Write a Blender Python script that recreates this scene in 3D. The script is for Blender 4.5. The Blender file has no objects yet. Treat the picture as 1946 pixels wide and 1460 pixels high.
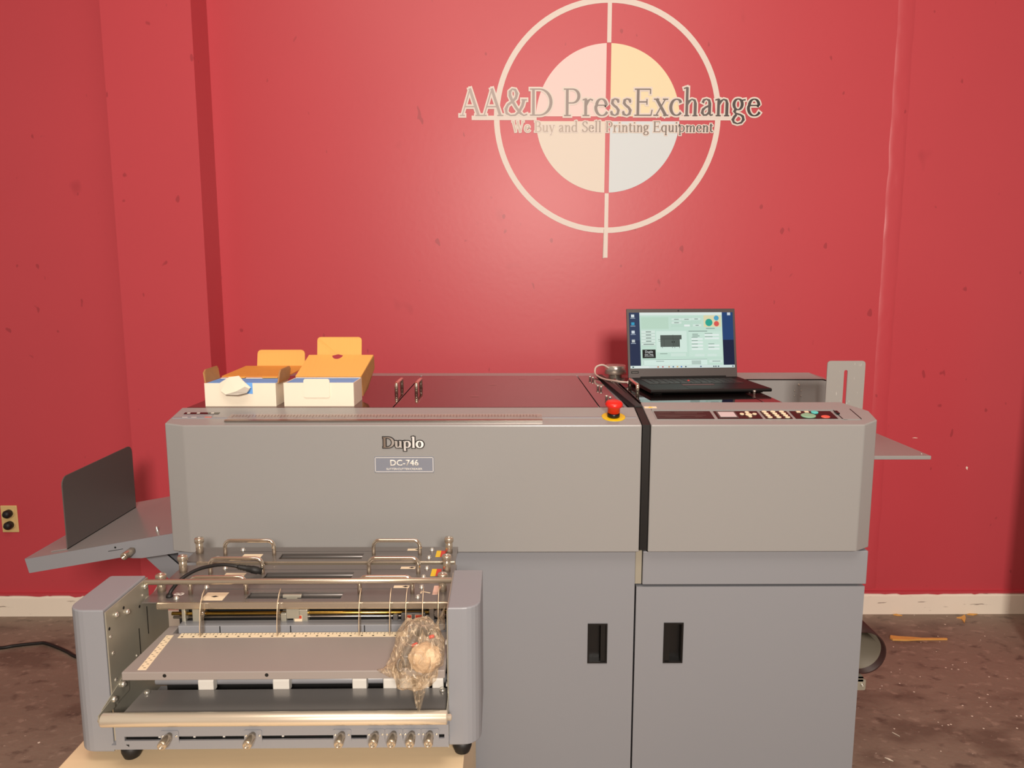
import bpy, bmesh, math, random
from mathutils import Vector, Matrix
S = bpy.context.scene
COL = S.collection
R = math.radians
random.seed(7)

# ---------------------------------------------------------------- camera, world, lights, exposure
cam = bpy.data.cameras.new('camera')
cam.sensor_width = 36.0
cam.lens = 1400.0 / 1946.0 * 36.0
cam_o = bpy.data.objects.new('camera', cam)
COL.objects.link(cam_o)
cam_o.location = (0, 0, 1.49)
cam_o.rotation_euler = (R(90 - 8.05), 0, R(-0.33))
S.camera = cam_o

w = bpy.data.worlds.new('room_ambience')
S.world = w
w.use_nodes = True
w.node_tree.nodes['Background'].inputs[0].default_value = (1.0, 0.86, 0.72, 1)
w.node_tree.nodes['Background'].inputs[1].default_value = 0.33


def area(name, loc, target, sx, sy, power, color):
    l = bpy.data.lights.new(name, 'AREA')
    l.shape = 'RECTANGLE'
    l.size, l.size_y = sx, sy
    l.energy, l.color = power, color
    o = bpy.data.objects.new(name, l)
    COL.objects.link(o)
    o.location = loc
    o.rotation_euler = (Vector(target) - Vector(loc)).to_track_quat('-Z', 'Y').to_euler()
    return o


area('key_lamp', (0.40, -1.9, 2.36), (0.2, 3.0, 1.25), 0.55, 0.45, 150, (1.0, 0.90, 0.80))
area('ceiling_lamp', (0.0, 0.4, 3.7), (0.0, 1.3, 0.0), 2.6, 1.2, 42, (1.0, 0.91, 0.80))
S.view_settings.view_transform = 'Standard'
S.view_settings.look = 'None'
S.view_settings.exposure = 0.0
S.view_settings.gamma = 1.0


# ---------------------------------------------------------------- materials
def srgb(r, g, b):
    f = lambda c: (c / 255 / 12.92) if c / 255 <= 0.04045 else ((c / 255 + 0.055) / 1.055) ** 2.4
    return (f(r), f(g), f(b), 1)


def mat(name, col, rough=0.5, metal=0.0, var=0.0, vscale=8.0, bump=0.0, bscale=60.0, spec=0.5, emit=0.0, stretch=(1, 1, 1), coat=0.0):
    m = bpy.data.materials.new(name)
    m.use_nodes = True
    nt = m.node_tree
    b = nt.nodes['Principled BSDF']
    c = srgb(*col)
    b.inputs['Base Color'].default_value = c
    b.inputs['Roughness'].default_value = rough
    b.inputs['Metallic'].default_value = metal
    b.inputs['Specular IOR Level'].default_value = spec
    if coat:
        b.inputs['Coat Weight'].default_value = coat
        b.inputs['Coat Roughness'].default_value = 0.08
    if emit:
        b.inputs['Emission Color'].default_value = c
        b.inputs['Emission Strength'].default_value = emit
    if var or bump:
        tc = nt.nodes.new('ShaderNodeTexCoord')
        mp = nt.nodes.new('ShaderNodeMapping')
        mp.inputs['Scale'].default_value = stretch
        nt.links.new(tc.outputs['Object'], mp.inputs[0])
    if var:
        n = nt.nodes.new('ShaderNodeTexNoise')
        n.inputs['Scale'].default_value = vscale
        n.inputs['Detail'].default_value = 5
        nt.links.new(mp.outputs[0], n.inputs[0])
        mx = nt.nodes.new('ShaderNodeMix')
        mx.data_type = 'RGBA'
        mx.inputs[6].default_value = tuple(max(0, x * (1 - var)) for x in c[:3]) + (1,)
        mx.inputs[7].default_value = tuple(min(1, x * (1 + var)) for x in c[:3]) + (1,)
        nt.links.new(n.outputs[0], mx.inputs[0])
        nt.links.new(mx.outputs[2], b.inputs['Base Color'])
    if bump:
        n2 = nt.nodes.new('ShaderNodeTexNoise')
        n2.inputs['Scale'].default_value = bscale
        n2.inputs['Detail'].default_value = 3
        nt.links.new(mp.outputs[0], n2.inputs[0])
        bp = nt.nodes.new('ShaderNodeBump')
        bp.inputs['Strength'].default_value = bump
        bp.inputs['Distance'].default_value = 0.002
        nt.links.new(n2.outputs[0], bp.inputs['Height'])
        nt.links.new(bp.outputs[0], b.inputs['Normal'])
    return m


def spots(m, color, scale, thresh, soft, stretch=(1, 1, 1), amount=1.0, detail=2.0):
    """Mixes patches of another colour (stains, scuffs, chips) into a material by noise."""
    nt = m.node_tree
    b = nt.nodes['Principled BSDF']
    inp = b.inputs['Base Color']
    tc = nt.nodes.new('ShaderNodeTexCoord')
    mp = nt.nodes.new('ShaderNodeMapping')
    mp.inputs['Scale'].default_value = stretch
    nt.links.new(tc.outputs['Object'], mp.inputs[0])
    n = nt.nodes.new('ShaderNodeTexNoise')
    n.inputs['Scale'].default_value = scale
    n.inputs['Detail'].default_value = detail
    nt.links.new(mp.outputs[0], n.inputs[0])
    mr = nt.nodes.new('ShaderNodeMapRange')
    mr.inputs[1].default_value = thresh
    mr.inputs[2].default_value = thresh + soft
    mr.inputs[3].default_value = 0
    mr.inputs[4].default_value = amount
    nt.links.new(n.outputs[0], mr.inputs[0])
    mx = nt.nodes.new('ShaderNodeMix')
    mx.data_type = 'RGBA'
    nt.links.new(mr.outputs[0], mx.inputs[0])
    if inp.is_linked:
        nt.links.new(inp.links[0].from_socket, mx.inputs[6])
    else:
        mx.inputs[6].default_value = inp.default_value
    mx.inputs[7].default_value = srgb(*color)
    nt.links.new(mx.outputs[2], inp)


M = {}
M['red'] = mat('red_wall_paint', (199, 72, 82), 0.40, var=0.05, vscale=1.6, bump=0.10, bscale=45)
spots(M['red'], (150, 46, 56), 6.0, 0.72, 0.07, (1, 1, 0.7), 0.4)
spots(M['red'], (120, 36, 44), 24.0, 0.76, 0.03, (1, 1, 0.6), 0.4, 1)
M['base'] = mat('baseboard_cream_paint', (248, 238, 222), 0.5, var=0.05, vscale=3)
spots(M['base'], (120, 98, 84), 9.0, 0.66, 0.03, (1, 1, 9), 0.75, 6)
M['floor'] = mat('worn_concrete', (138, 122, 108), 0.58, var=0.25, vscale=2.6, bump=1.0, bscale=48)
spots(M['floor'], (88, 72, 62), 3.5, 0.54, 0.12, (1, 1.6, 1), 0.6, 9)
spots(M['floor'], (66, 54, 48), 16.0, 0.57, 0.14, (1, 1.5, 1), 0.6, 9)
spots(M['floor'], (182, 162, 146), 24.0, 0.58, 0.12, (1, 1.4, 1), 0.45, 9)
spots(M['floor'], (205, 190, 176), 75.0, 0.715, 0.02, (1, 1.5, 1), 0.7, 3)
M['ceil'] = mat('ceiling_paint', (215, 205, 190), 0.8)
M['grey'] = mat('grey_textured_paint', (153, 152, 151), 0.27, bump=0.05, bscale=420)
M['grey_lo'] = mat('grey_smooth_paint', (142, 144, 150), 0.42, bump=0.03, bscale=420)
M['dgrey'] = mat('dark_grey_paint', (92, 88, 86), 0.4)
M['gap'] = mat('black_gasket', (14, 13, 13), 0.45)
M['black'] = mat('black_plastic', (17, 16, 16), 0.32)
M['bmatte'] = mat('black_matte', (10, 10, 10), 0.7)
M['zinc'] = mat('zinc_plate', (186, 183, 168), 0.36, 0.55, var=0.10, vscale=14, bump=0.02)
M['steel'] = mat('brushed_steel', (172, 163, 155), 0.30, 0.95, var=0.08, vscale=6, stretch=(1, 18, 18))
M['deck'] = mat('grey_deck_sheet', (150, 147, 145), 0.24, 0.5, var=0.06, vscale=4, stretch=(1, 10, 10))
M['dsteel'] = mat('dark_steel_sheet', (142, 137, 134), 0.34, 0.65, var=0.08, vscale=5, stretch=(1, 14, 14))
M['chrome'] = mat('polished_chrome', (232, 220, 200), 0.10, 0.92)
M['nickel'] = mat('polished_nickel', (198, 184, 164), 0.22, 0.75)
M['roller'] = mat('ground_roller_steel', (232, 220, 200), 0.30, 0.6)
M['brass'] = mat('yellow_zinc_rod', (196, 158, 78), 0.22, 1.0)
M['bscrew'] = mat('zinc_screw', (225, 221, 210), 0.25, 0.8)
M['acryl'] = mat('smoked_acrylic', (74, 36, 38), 0.05, 0.0, spec=0.8, var=0.25, vscale=9)
M['acryl_blk'] = mat('black_acrylic', (22, 17, 17), 0.04, 0.0, spec=0.8)
M['yellow'] = mat('yellow_plastic', (238, 196, 20), 0.4)
M['redplastic'] = mat('red_plastic', (226, 40, 30), 0.32)
M['white'] = mat('white_print', (238, 234, 226), 0.5)
M['cream'] = mat('cream_label', (240, 222, 190), 0.5)
M['ink'] = mat('dark_ink', (38, 34, 32), 0.6)
M['bluegrey'] = mat('blue_grey_plate', (146, 147, 152), 0.35)
M['wood'] = mat('pale_plywood', (228, 203, 166), 0.5, var=0.10, vscale=3, stretch=(1, 12, 12))
M['boxw'] = mat('white_carton', (242, 232, 212), 0.65, var=0.03, vscale=12)
M['kraft'] = mat('kraft_inside', (236, 176, 92), 0.75, var=0.05, vscale=5, stretch=(40, 1, 1))
M['kraftd'] = mat('kraft_brown_edge', (176, 128, 78), 0.75, var=0.15, vscale=40)
M['blue'] = mat('blue_foam', (112, 176, 248), 0.55, var=0.08, vscale=20)
M['nylon'] = mat('white_nylon', (224, 220, 212), 0.45)
M['rubber'] = mat('black_rubber', (22, 21, 21), 0.55)
M['pipe'] = mat('dark_brown_duct', (58, 36, 34), 0.4)
M['pipein'] = mat('duct_lining', (118, 110, 96), 0.5)
M['splint'] = mat('split_wood', (226, 170, 88), 0.7, var=0.15, vscale=30)
M['chad'] = mat('white_paper_chad', (238, 226, 210), 0.7)
M['socket'] = mat('ivory_socket', (206, 178, 126), 0.4)
M['outlet'] = mat('ivory_plate', (222, 192, 132), 0.4)
M['lap'] = mat('laptop_grey_shell', (76, 68, 67), 0.45)
M['lapk'] = mat('laptop_black_shell', (22, 19, 19), 0.5, spec=0.25)
M['bundle'] = mat('tan_crumpled_cloth', (218, 188, 152), 0.6, var=0.22, vscale=75, bump=2.0, bscale=90)
M['cable_w'] = mat('grey_white_cable', (214, 200, 188), 0.5)
M['badge'] = mat('badge_blue_grey', (134, 138, 150), 0.35)
for k, c in dict(qpink=(240, 216, 212), qyellow=(241, 226, 188), qcream=(231, 221, 208), qblue=(217, 226, 230), bar=(230, 219, 211)).items():
    M[k] = mat('vinyl_' + k, c, 0.5, spec=0.3)


def screen_mat(name, col, e=0.85):
    m = bpy.data.materials.new(name)
    m.use_nodes = True
    b = m.node_tree.nodes['Principled BSDF']
    b.inputs['Base Color'].default_value = (0.006, 0.006, 0.006, 1)
    b.inputs['Specular IOR Level'].default_value = 0.12
    b.inputs['Roughness'].default_value = 0.5
    b.inputs['Emission Color'].default_value = srgb(*col)
    b.inputs['Emission Strength'].default_value = e
    return m


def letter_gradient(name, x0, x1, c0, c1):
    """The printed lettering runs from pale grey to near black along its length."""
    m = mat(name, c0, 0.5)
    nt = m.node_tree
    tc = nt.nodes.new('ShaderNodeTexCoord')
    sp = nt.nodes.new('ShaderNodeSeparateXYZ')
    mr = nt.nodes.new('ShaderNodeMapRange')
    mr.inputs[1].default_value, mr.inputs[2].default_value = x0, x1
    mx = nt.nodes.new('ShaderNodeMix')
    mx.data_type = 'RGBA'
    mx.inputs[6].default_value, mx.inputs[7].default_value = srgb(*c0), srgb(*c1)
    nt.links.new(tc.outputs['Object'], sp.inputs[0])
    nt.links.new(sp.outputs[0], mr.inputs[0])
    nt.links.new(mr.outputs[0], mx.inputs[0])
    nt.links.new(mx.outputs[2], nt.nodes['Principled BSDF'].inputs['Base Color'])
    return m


# ---------------------------------------------------------------- mesh building
class MB:
    def __init__(s):
        s.bm = bmesh.new()

    def box(s, x0, x1, y0, y1, z0, z1, bev=0.0, seg=2):
        t = bmesh.new()
        bmesh.ops.create_cube(t, size=1)
        for v in t.verts:
            v.co = Vector(((x0 + x1) / 2 + v.co.x * (x1 - x0), (y0 + y1) / 2 + v.co.y * (y1 - y0), (z0 + z1) / 2 + v.co.z * (z1 - z0)))
        if bev:
            bmesh.ops.bevel(t, geom=t.edges[:], offset=bev, segments=seg, affect='EDGES', profile=0.5)
        return s.add(t)

    def add(s, t):
        me = bpy.data.meshes.new('tmp')
        t.to_mesh(me)
        t.free()
        s.bm.from_mesh(me)
        bpy.data.meshes.remove(me)
        return s

    def prism(s, pts, d, bev=0.0, seg=2):
        """A planar outline (3-D points) pushed along the vector d."""
        t = bmesh.new()
        d = Vector(d)
        a = [t.verts.new(p) for p in pts]
        b = [t.verts.new(Vector(p) + d) for p in pts]
        t.faces.new(a)
        t.faces.new(b[::-1])
        n = len(a)
        for i in range(n):
            t.faces.new((a[i], b[i], b[(i + 1) % n], a[(i + 1) % n]))
        bmesh.ops.recalc_face_normals(t, faces=t.faces)
        if bev:
            bmesh.ops.bevel(t, geom=t.edges[:], offset=bev, segments=seg, affect='EDGES', profile=0.5)
        return s.add(t)

    def tube(s, pts, r, n=12, caps=True):
        t = bmesh.new()
        pts = [Vector(p) for p in pts]
        rs = r if isinstance(r, (list, tuple)) else [r] * len(pts)
        up = None
        rings = []
        for i, p in enumerate(pts):
            d = (pts[min(i + 1, len(pts) - 1)] - pts[max(i - 1, 0)]).normalized()
            if up is None:
                up = d.orthogonal().normalized()
            up = (up - d * up.dot(d)).normalized()
            sd = d.cross(up)
            rings.append([t.verts.new(p + (up * math.cos(2 * math.pi * k / n) + sd * math.sin(2 * math.pi * k / n)) * rs[i]) for k in range(n)])
        for a, b in zip(rings, rings[1:]):
            for k in range(n):
                f = t.faces.new((a[k], a[(k + 1) % n], b[(k + 1) % n], b[k]))
                f.smooth = True
        if caps:
            t.faces.new(rings[0][::-1])
            t.faces.new(rings[-1])
        bmesh.ops.recalc_face_normals(t, faces=t.faces)
        return s.add(t)

    def lathe(s, o, axis, prof, n=24, sm=True):
        """Profile of (radius, distance along axis) spun about an axis through o; closed at both ends."""
        t = bmesh.new()
        o, ax = Vector(o), Vector(axis).normalized()
        u = ax.orthogonal().normalized()
        v = ax.cross(u)
        rings = [[t.verts.new(o + ax * h + (u * math.cos(2 * math.pi * k / n) + v * math.sin(2 * math.pi * k / n)) * max(r, 1e-5)) for k in range(n)] for r, h in prof]
        for a, b in zip(rings, rings[1:]):
            for k in range(n):
                f = t.faces.new((a[k], a[(k + 1) % n], b[(k + 1) % n], b[k]))
                f.smooth = sm
        t.faces.new(rings[0][::-1])
        t.faces.new(rings[-1])
        bmesh.ops.recalc_face_normals(t, faces=t.faces)
        return s.add(t)

    def ribbon(s, quads):
        for q in quads:
            s.bm.faces.new([s.bm.verts.new(p) for p in q])
        return s

    def sphere(s, c, r, sc=(1, 1, 1), noise=0.0, sub=4, freq=30, seed=0):
        from mathutils import noise as nz
        t = bmesh.new()
        bmesh.ops.create_icosphere(t, subdivisions=sub, radius=1)
        for v in t.verts:
            d = v.co.normalized()
            k = 1 + noise * nz.noise(d * freq * 0.1 + Vector((seed, 0, 0)))
            v.co = Vector(c) + Vector((d.x * r * sc[0] * k, d.y * r * sc[1] * k, d.z * r * sc[2] * k))
        for f in t.faces:
            f.smooth = True
        return s.add(t)

    def map(s, f):
        for v in s.bm.verts:
            v.co = f(v.co)
        return s


ORG = {}


def part(name, mb, m, parent=None, label=None):
    """Links the collected shape as ONE mesh object; its origin sits at the middle of its own bounds."""
    bm = mb.bm
    xs = [v.co for v in bm.verts]
    lo = Vector((min(c.x for c in xs), min(c.y for c in xs), min(c.z for c in xs)))
    hi = Vector((max(c.x for c in xs), max(c.y for c in xs), max(c.z for c in xs)))
    c = (lo + hi) / 2
    for v in bm.verts:
        v.co -= c
    me = bpy.data.meshes.new(name)
    bm.to_mesh(me)
    bm.free()
    me.materials.append(M[m] if isinstance(m, str) else m)
    o = bpy.data.objects.new(name, me)
    COL.objects.link(o)
    ORG[o] = c.copy()
    if parent is not None:
        o.parent = parent
        o.location = c - ORG[parent]
    else:
        o.location = c
    if label:
        o['label'] = label
    return o


def thing(name, label, cat, loc, group=None, rz=0.0):
    o = bpy.data.objects.new(name, None)
    o.empty_display_size = 0.05
    COL.objects.link(o)
    o.location = loc
    o.rotation_euler = (0, 0, rz)
    ORG[o] = Vector(loc)
    return tag(o, label, cat, group)


def tag(o, label, cat, group=None):
    o['label'] = label
    o['category'] = cat
    if group:
        o['group'] = group
    return o


def struct(o):
    o['kind'] = 'structure'
    return o


def box(x0, x1, y0, y1, z0, z1, bev=0.0):
    return MB().box(x0, x1, y0, y1, z0, z1, bev)


def cyl(p0, p1, r, n=20):
    p0, p1 = Vector(p0), Vector(p1)
    L = (p1 - p0).length
    e = min(r * 0.15, L * 0.2)
    return MB().lathe(p0, p1 - p0, [(r - e, 0), (r, e), (r, L - e), (r - e, L)], n)


def screw(p, axis, r=0.004, h=0.003):
    return MB().lathe(p, axis, [(r, 0), (r, h * 0.6), (r * 0.7, h), (r * 0.45, h), (r * 0.4, h * 0.6)], 10)


def holed(x0, x1, z0, z1, y0, y1, holes):
    """A panel in the XZ plane with rectangular holes, each (x0, x1, z0, z1)."""
    xs = sorted({x0, x1} | {h[0] for h in holes} | {h[1] for h in holes})
    zs = sorted({z0, z1} | {h[2] for h in holes} | {h[3] for h in holes})
    mb = MB()
    for a, b in zip(xs, xs[1:]):
        for c, d in zip(zs, zs[1:]):
            mx, mz = (a + b) / 2, (c + d) / 2
            if not any(h[0] < mx < h[1] and h[2] < mz < h[3] for h in holes):
                mb.box(a, b, y0, y1, c, d)
    bmesh.ops.remove_doubles(mb.bm, verts=mb.bm.verts, dist=1e-5)
    dead = {}
    for f in mb.bm.faces:
        k = tuple(round(x, 5) for x in f.calc_center_median())
        dead.setdefault(k, []).append(f)
    bmesh.ops.delete(mb.bm, geom=[f for fs in dead.values() if len(fs) > 1 for f in fs], context='FACES')
    return mb


# ---------------------------------------------------------------- lettering
def arc(cx, cy, rx, ry, a0, a1, n=14):
    return [(cx + rx * math.cos(R(a0 + (a1 - a0) * i / n)), cy + ry * math.sin(R(a0 + (a1 - a0) * i / n))) for i in range(n + 1)]


TH, TN, NB = 1.0, 0.38, 0   # heavy stroke, hairline, broad-nib (decided by direction)
SER = lambda x, y, h=0.075: ('l', TN, [(x - h, y), (x + h, y)])
X = 0.44
GL = {
    'A': (0.66, [('l', TN, [(0.08, 0), (0.32, 0.70)]), ('l', TH, [(0.31, 0.70), (0.57, 0)]), ('l', TN, [(0.16, 0.23), (0.48, 0.23)]), SER(0.08, 0), SER(0.57, 0, 0.09)]),
    '&': (0.76, [('n', 0, [(0.62, 0.40), (0.58, 0.26), (0.48, 0.10), (0.36, 0.01), (0.22, 0.0), (0.10, 0.06), (0.08, 0.17), (0.14, 0.28), (0.28, 0.37), (0.38, 0.46), (0.41, 0.57), (0.36, 0.67), (0.27, 0.69), (0.20, 0.62), (0.20, 0.52), (0.26, 0.40), (0.38, 0.22), (0.52, 0.06), (0.62, 0.0), (0.72, 0.03)]), SER(0.63, 0.41, 0.08)]),
    'D': (0.76, [('l', TH, [(0.15, 0), (0.15, 0.70)]), ('n', 0, [(0.05, 0.69), (0.30, 0.69)] + arc(0.32, 0.35, 0.36, 0.34, 90, -90, 22) + [(0.05, 0.01)])]),
    'P': (0.58, [('l', TH, [(0.15, 0), (0.15, 0.70)]), ('n', 0, [(0.05, 0.69), (0.28, 0.69)] + arc(0.30, 0.51, 0.20, 0.18, 90, -90) + [(0.16, 0.33)]), SER(0.16, 0, 0.10)]),
    'r': (0.38, [('l', TH, [(0.13, 0), (0.13, X)]), ('n', 0, [(0.14, 0.28), (0.20, 0.38), (0.27, 0.43), (0.34, 0.40)]), SER(0.14, 0, 0.10), ('l', TN, [(0.04, X - 0.03), (0.14, X)])]),
    'e': (0.46, [('n', 0, [(0.08, 0.27), (0.37, 0.27)] + arc(0.225, 0.27, 0.145, 0.165, 0, 180, 12) + arc(0.245, 0.22, 0.19, 0.22, 180, 325, 16))]),
    's': (0.36, [('n', 0, [(0.28, 0.36), (0.24, 0.42), (0.17, 0.44), (0.10, 0.40), (0.09, 0.33), (0.14, 0.27), (0.23, 0.21), (0.28, 0.14), (0.26, 0.05), (0.18, 0.005), (0.10, 0.03), (0.06, 0.10)]), ('l', TN, [(0.28, 0.34), (0.28, 0.43)]), ('l', TN, [(0.06, 0.02), (0.06, 0.12)])]),
    'E': (0.62, [('l', TH, [(0.15, 0), (0.15, 0.70)]), ('l', TN, [(0.05, 0.69), (0.52, 0.69)]), ('l', TN, [(0.15, 0.36), (0.42, 0.36)]), ('l', TN, [(0.05, 0.01), (0.55, 0.01)]), ('l', TN, [(0.52, 0.69), (0.52, 0.57)]), ('l', TN, [(0.55, 0.01), (0.58, 0.15)]), ('l', TN, [(0.42, 0.29), (0.42, 0.43)])]),
    'x': (0.46, [('l', TH, [(0.09, X), (0.38, 0)]), ('l', TN, [(0.36, X), (0.08, 0)]), SER(0.09, X - 0.01), SER(0.36, X - 0.01), SER(0.38, 0.01), SER(0.08, 0.01)]),
    'c': (0.42, [('n', 0, [(0.36, 0.34)] + arc(0.24, 0.22, 0.175, 0.21, 55, 318, 22))]),
    'h': (0.52, [('l', TH, [(0.13, 0), (0.13, 0.74)]), ('n', 0, [(0.14, 0.30), (0.20, 0.38), (0.28, 0.43), (0.36, 0.40), (0.385, 0.32), (0.385, 0.0)]), SER(0.13, 0), SER(0.385, 0), ('l', TN, [(0.03, 0.71), (0.13, 0.74)])]),
    'a': (0.44, [('n', 0, [(0.09, 0.34), (0.12, 0.41), (0.20, 0.435), (0.28, 0.40), (0.30, 0.32), (0.30, 0.06), (0.34, 0.01), (0.40, 0.03)]), ('n', 0, [(0.30, 0.27), (0.18, 0.22), (0.10, 0.16), (0.08, 0.08), (0.13, 0.015), (0.21, 0.02), (0.30, 0.10)])]),
    'n': (0.52, [('l', TH, [(0.13, 0), (0.13, X)]), ('n', 0, [(0.14, 0.30), (0.20, 0.38), (0.28, 0.43), (0.36, 0.40), (0.385, 0.32), (0.385, 0.0)]), SER(0.13, 0), SER(0.385, 0), ('l', TN, [(0.03, X - 0.03), (0.13, X)])]),
    'g': (0.46, [('n', 0, arc(0.20, 0.30, 0.125, 0.14, 0, 360, 22)), ('n', 0, [(0.13, 0.17), (0.10, 0.11), (0.14, 0.06), (0.28, 0.03), (0.36, -0.02), (0.38, -0.10), (0.32, -0.18), (0.20, -0.21), (0.09, -0.17), (0.06, -0.10), (0.10, -0.03), (0.16, 0.03)]), ('l', TN, [(0.29, 0.40), (0.42, 0.42)])]),
    'W': (0.94, [('l', TH, [(0.08, 0.70), (0.28, 0)]), ('l', TN, [(0.28, 0), (0.46, 0.68)]), ('l', TH, [(0.42, 0.70), (0.62, 0)]), ('l', TN, [(0.62, 0), (0.82, 0.70)]), SER(0.08, 0.69), SER(0.43, 0.69), SER(0.83, 0.69)]),
    'B': (0.60, [('l', TH, [(0.15, 0), (0.15, 0.70)]), ('n', 0, [(0.05, 0.69), (0.27, 0.69)] + arc(0.29, 0.53, 0.16, 0.16, 90, -90) + [(0.16, 0.37)]), ('n', 0, [(0.16, 0.37), (0.30, 0.37)] + arc(0.32, 0.19, 0.20, 0.18, 90, -90) + [(0.05, 0.01)])]),
    'u': (0.52, [('n', 0, [(0.12, X), (0.12, 0.12), (0.15, 0.03), (0.23, 0.0), (0.31, 0.05), (0.38, 0.14)]), ('l', TH, [(0.38, 0), (0.38, X)]), ('l', TN, [(0.03, X - 0.01), (0.12, X - 0.01)]), ('l', TN, [(0.30, X - 0.01), (0.38, X - 0.01)]), ('l', TN, [(0.38, 0.01), (0.47, 0.01)])]),
    'y': (0.46, [('l', TH, [(0.08, X), (0.24, 0)]), ('l', TN, [(0.38, X), (0.18, -0.17), (0.10, -0.20)]), SER(0.08, X - 0.01), SER(0.38, X - 0.01)]),
    'd': (0.52, [('n', 0, arc(0.235, 0.22, 0.165, 0.21, 60, 300, 18)), ('l', TH, [(0.38, 0), (0.38, 0.74)]), ('l', TN, [(0.32, 0.40), (0.37, 0.36)]), ('l', TN, [(0.32, 0.04), (0.37, 0.08)]), ('l', TN, [(0.28, 0.71), (0.38, 0.74)]), ('l', TN, [(0.38, 0.01), (0.47, 0.02)])]),
    'S': (0.52, [('n', 0, [(0.42, 0.56), (0.36, 0.67), (0.25, 0.70), (0.14, 0.65), (0.10, 0.54), (0.15, 0.44), (0.27, 0.37), (0.40, 0.28), (0.44, 0.17), (0.38, 0.05), (0.25, 0.0), (0.14, 0.03), (0.07, 0.15)]), ('l', TN, [(0.42, 0.52), (0.42, 0.69)]), ('l', TN, [(0.07, 0.02), (0.07, 0.18)])]),
    'l': (0.27, [('l', TH, [(0.13, 0), (0.13, 0.74)]), SER(0.13, 0), ('l', TN, [(0.03, 0.71), (0.13, 0.74)])]),
    'i': (0.27, [('l', TH, [(0.13, 0), (0.13, X)]), SER(0.13, 0), ('l', TN, [(0.03, X - 0.03), (0.13, X)]), ('l', TH, [(0.13, 0.57), (0.13, 0.65)])]),
    't': (0.33, [('n', 0, [(0.14, 0.56), (0.14, 0.10), (0.17, 0.02), (0.23, 0.0), (0.30, 0.05)]), ('l', TN, [(0.04, X - 0.01), (0.29, X - 0.01)])]),
    'q': (0.52, [('n', 0, arc(0.235, 0.22, 0.165, 0.21, 60, 300, 18)), ('l', TH, [(0.38, -0.20), (0.38, X)]), ('l', TN, [(0.32, 0.40), (0.37, 0.37)]), ('l', TN, [(0.32, 0.04), (0.37, 0.08)]), SER(0.38, -0.2)]),
    'p': (0.54, [('l', TH, [(0.13, -0.20), (0.13, X)]), ('n', 0, arc(0.275, 0.22, 0.165, 0.21, 120, -120, 18)), ('l', TN, [(0.14, 0.36), (0.20, 0.40)]), ('l', TN, [(0.14, 0.07), (0.20, 0.03)]), SER(0.14, -0.20), ('l', TN, [(0.03, X - 0.03), (0.13, X)])]),
    'm': (0.80, [('l', TH, [(0.13, 0), (0.13, X)]), ('n', 0, [(0.14, 0.30), (0.20, 0.38), (0.28, 0.43), (0.36, 0.40), (0.385, 0.32), (0.385, 0.0)]), ('n', 0, [(0.40, 0.30), (0.46, 0.38), (0.54, 0.43), (0.62, 0.40), (0.645, 0.32), (0.645, 0.0)]), SER(0.13, 0), SER(0.385, 0), SER(0.645, 0), ('l', TN, [(0.03, X - 0.03), (0.13, X)])]),
    'o': (0.50, [('n', 0, arc(0.245, 0.22, 0.175, 0.22, 0, 360, 28))]),
    ' ': (0.26, []),
}


def serif_text(txt, x0, x1, z, scale_z, yf, weight=0.045, grow=0.0, thick=0.001):
    """Book-face lettering drawn with a broad pen, as thin raised solids facing -Y between x0 and x1."""
    total = sum(GL[c][0] for c in txt)
    sx = (x1 - x0) / total
    mb = MB()
    pen = 0.0
    lift = [0]

    def ribbon(pts, kind, k):
        lift[0] += 1
        top = yf - thick - 0.00004 * (lift[0] % 5)
        n = len(pts)
        L, Rr = [], []
        pts = [Vector((p[0], p[1])) for p in pts]
        g = grow / sx
        if (pts[0] - pts[-1]).length > 1e-4:
            d0, d1 = (pts[0] - pts[1]).normalized(), (pts[-1] - pts[-2]).normalized()
            pts[0] = pts[0] + d0 * (g + 0.004)
            pts[-1] = pts[-1] + d1 * (g + 0.004)
        closed = (pts[0] - pts[-1]).length <= 1e-4
        for i, p in enumerate(pts):
            if closed and i in (0, n - 1):
                d = (pts[1] - pts[n - 2]).normalized()
            else:
                d = (pts[min(i + 1, n - 1)] - pts[max(i - 1, 0)]).normalized()
            nr = Vector((-d.y, d.x))
            if kind == 'l':
                h = weight * k * (0.9 if k > 0.5 else 1.0)
            else:
                h = math.sqrt((weight * nr.x) ** 2 + (weight * 0.36 * nr.y) ** 2)
            h += g
            L.append(p + nr * h)
            Rr.append(p - nr * h)
        conv = lambda p, y: Vector((x0 + (pen + p.x) * sx, y, z + p.y * scale_z))
        for i in range(n - 1):
            a, b, c, e = L[i], L[i + 1], Rr[i + 1], Rr[i]
            f = [conv(p, top - 0.000004 * i) for p in (a, b, c, e)]
            q = [conv(p, yf) for p in (a, b, c, e)]
            mb.ribbon([f, (f[0], f[1], q[1], q[0]), (f[2], f[3], q[3], q[2])])
            if i == 0:
                mb.ribbon([(f[3], f[0], q[0], q[3])])
            if i == n - 2:
                mb.ribbon([(f[1], f[2], q[2], q[1])])

    for c in txt:
        for kind, k, pts in GL[c][1]:
            ribbon(pts, kind, k)
        pen += GL[c][0]
    bmesh.ops.recalc_face_normals(mb.bm, faces=mb.bm.faces)
    return mb


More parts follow.
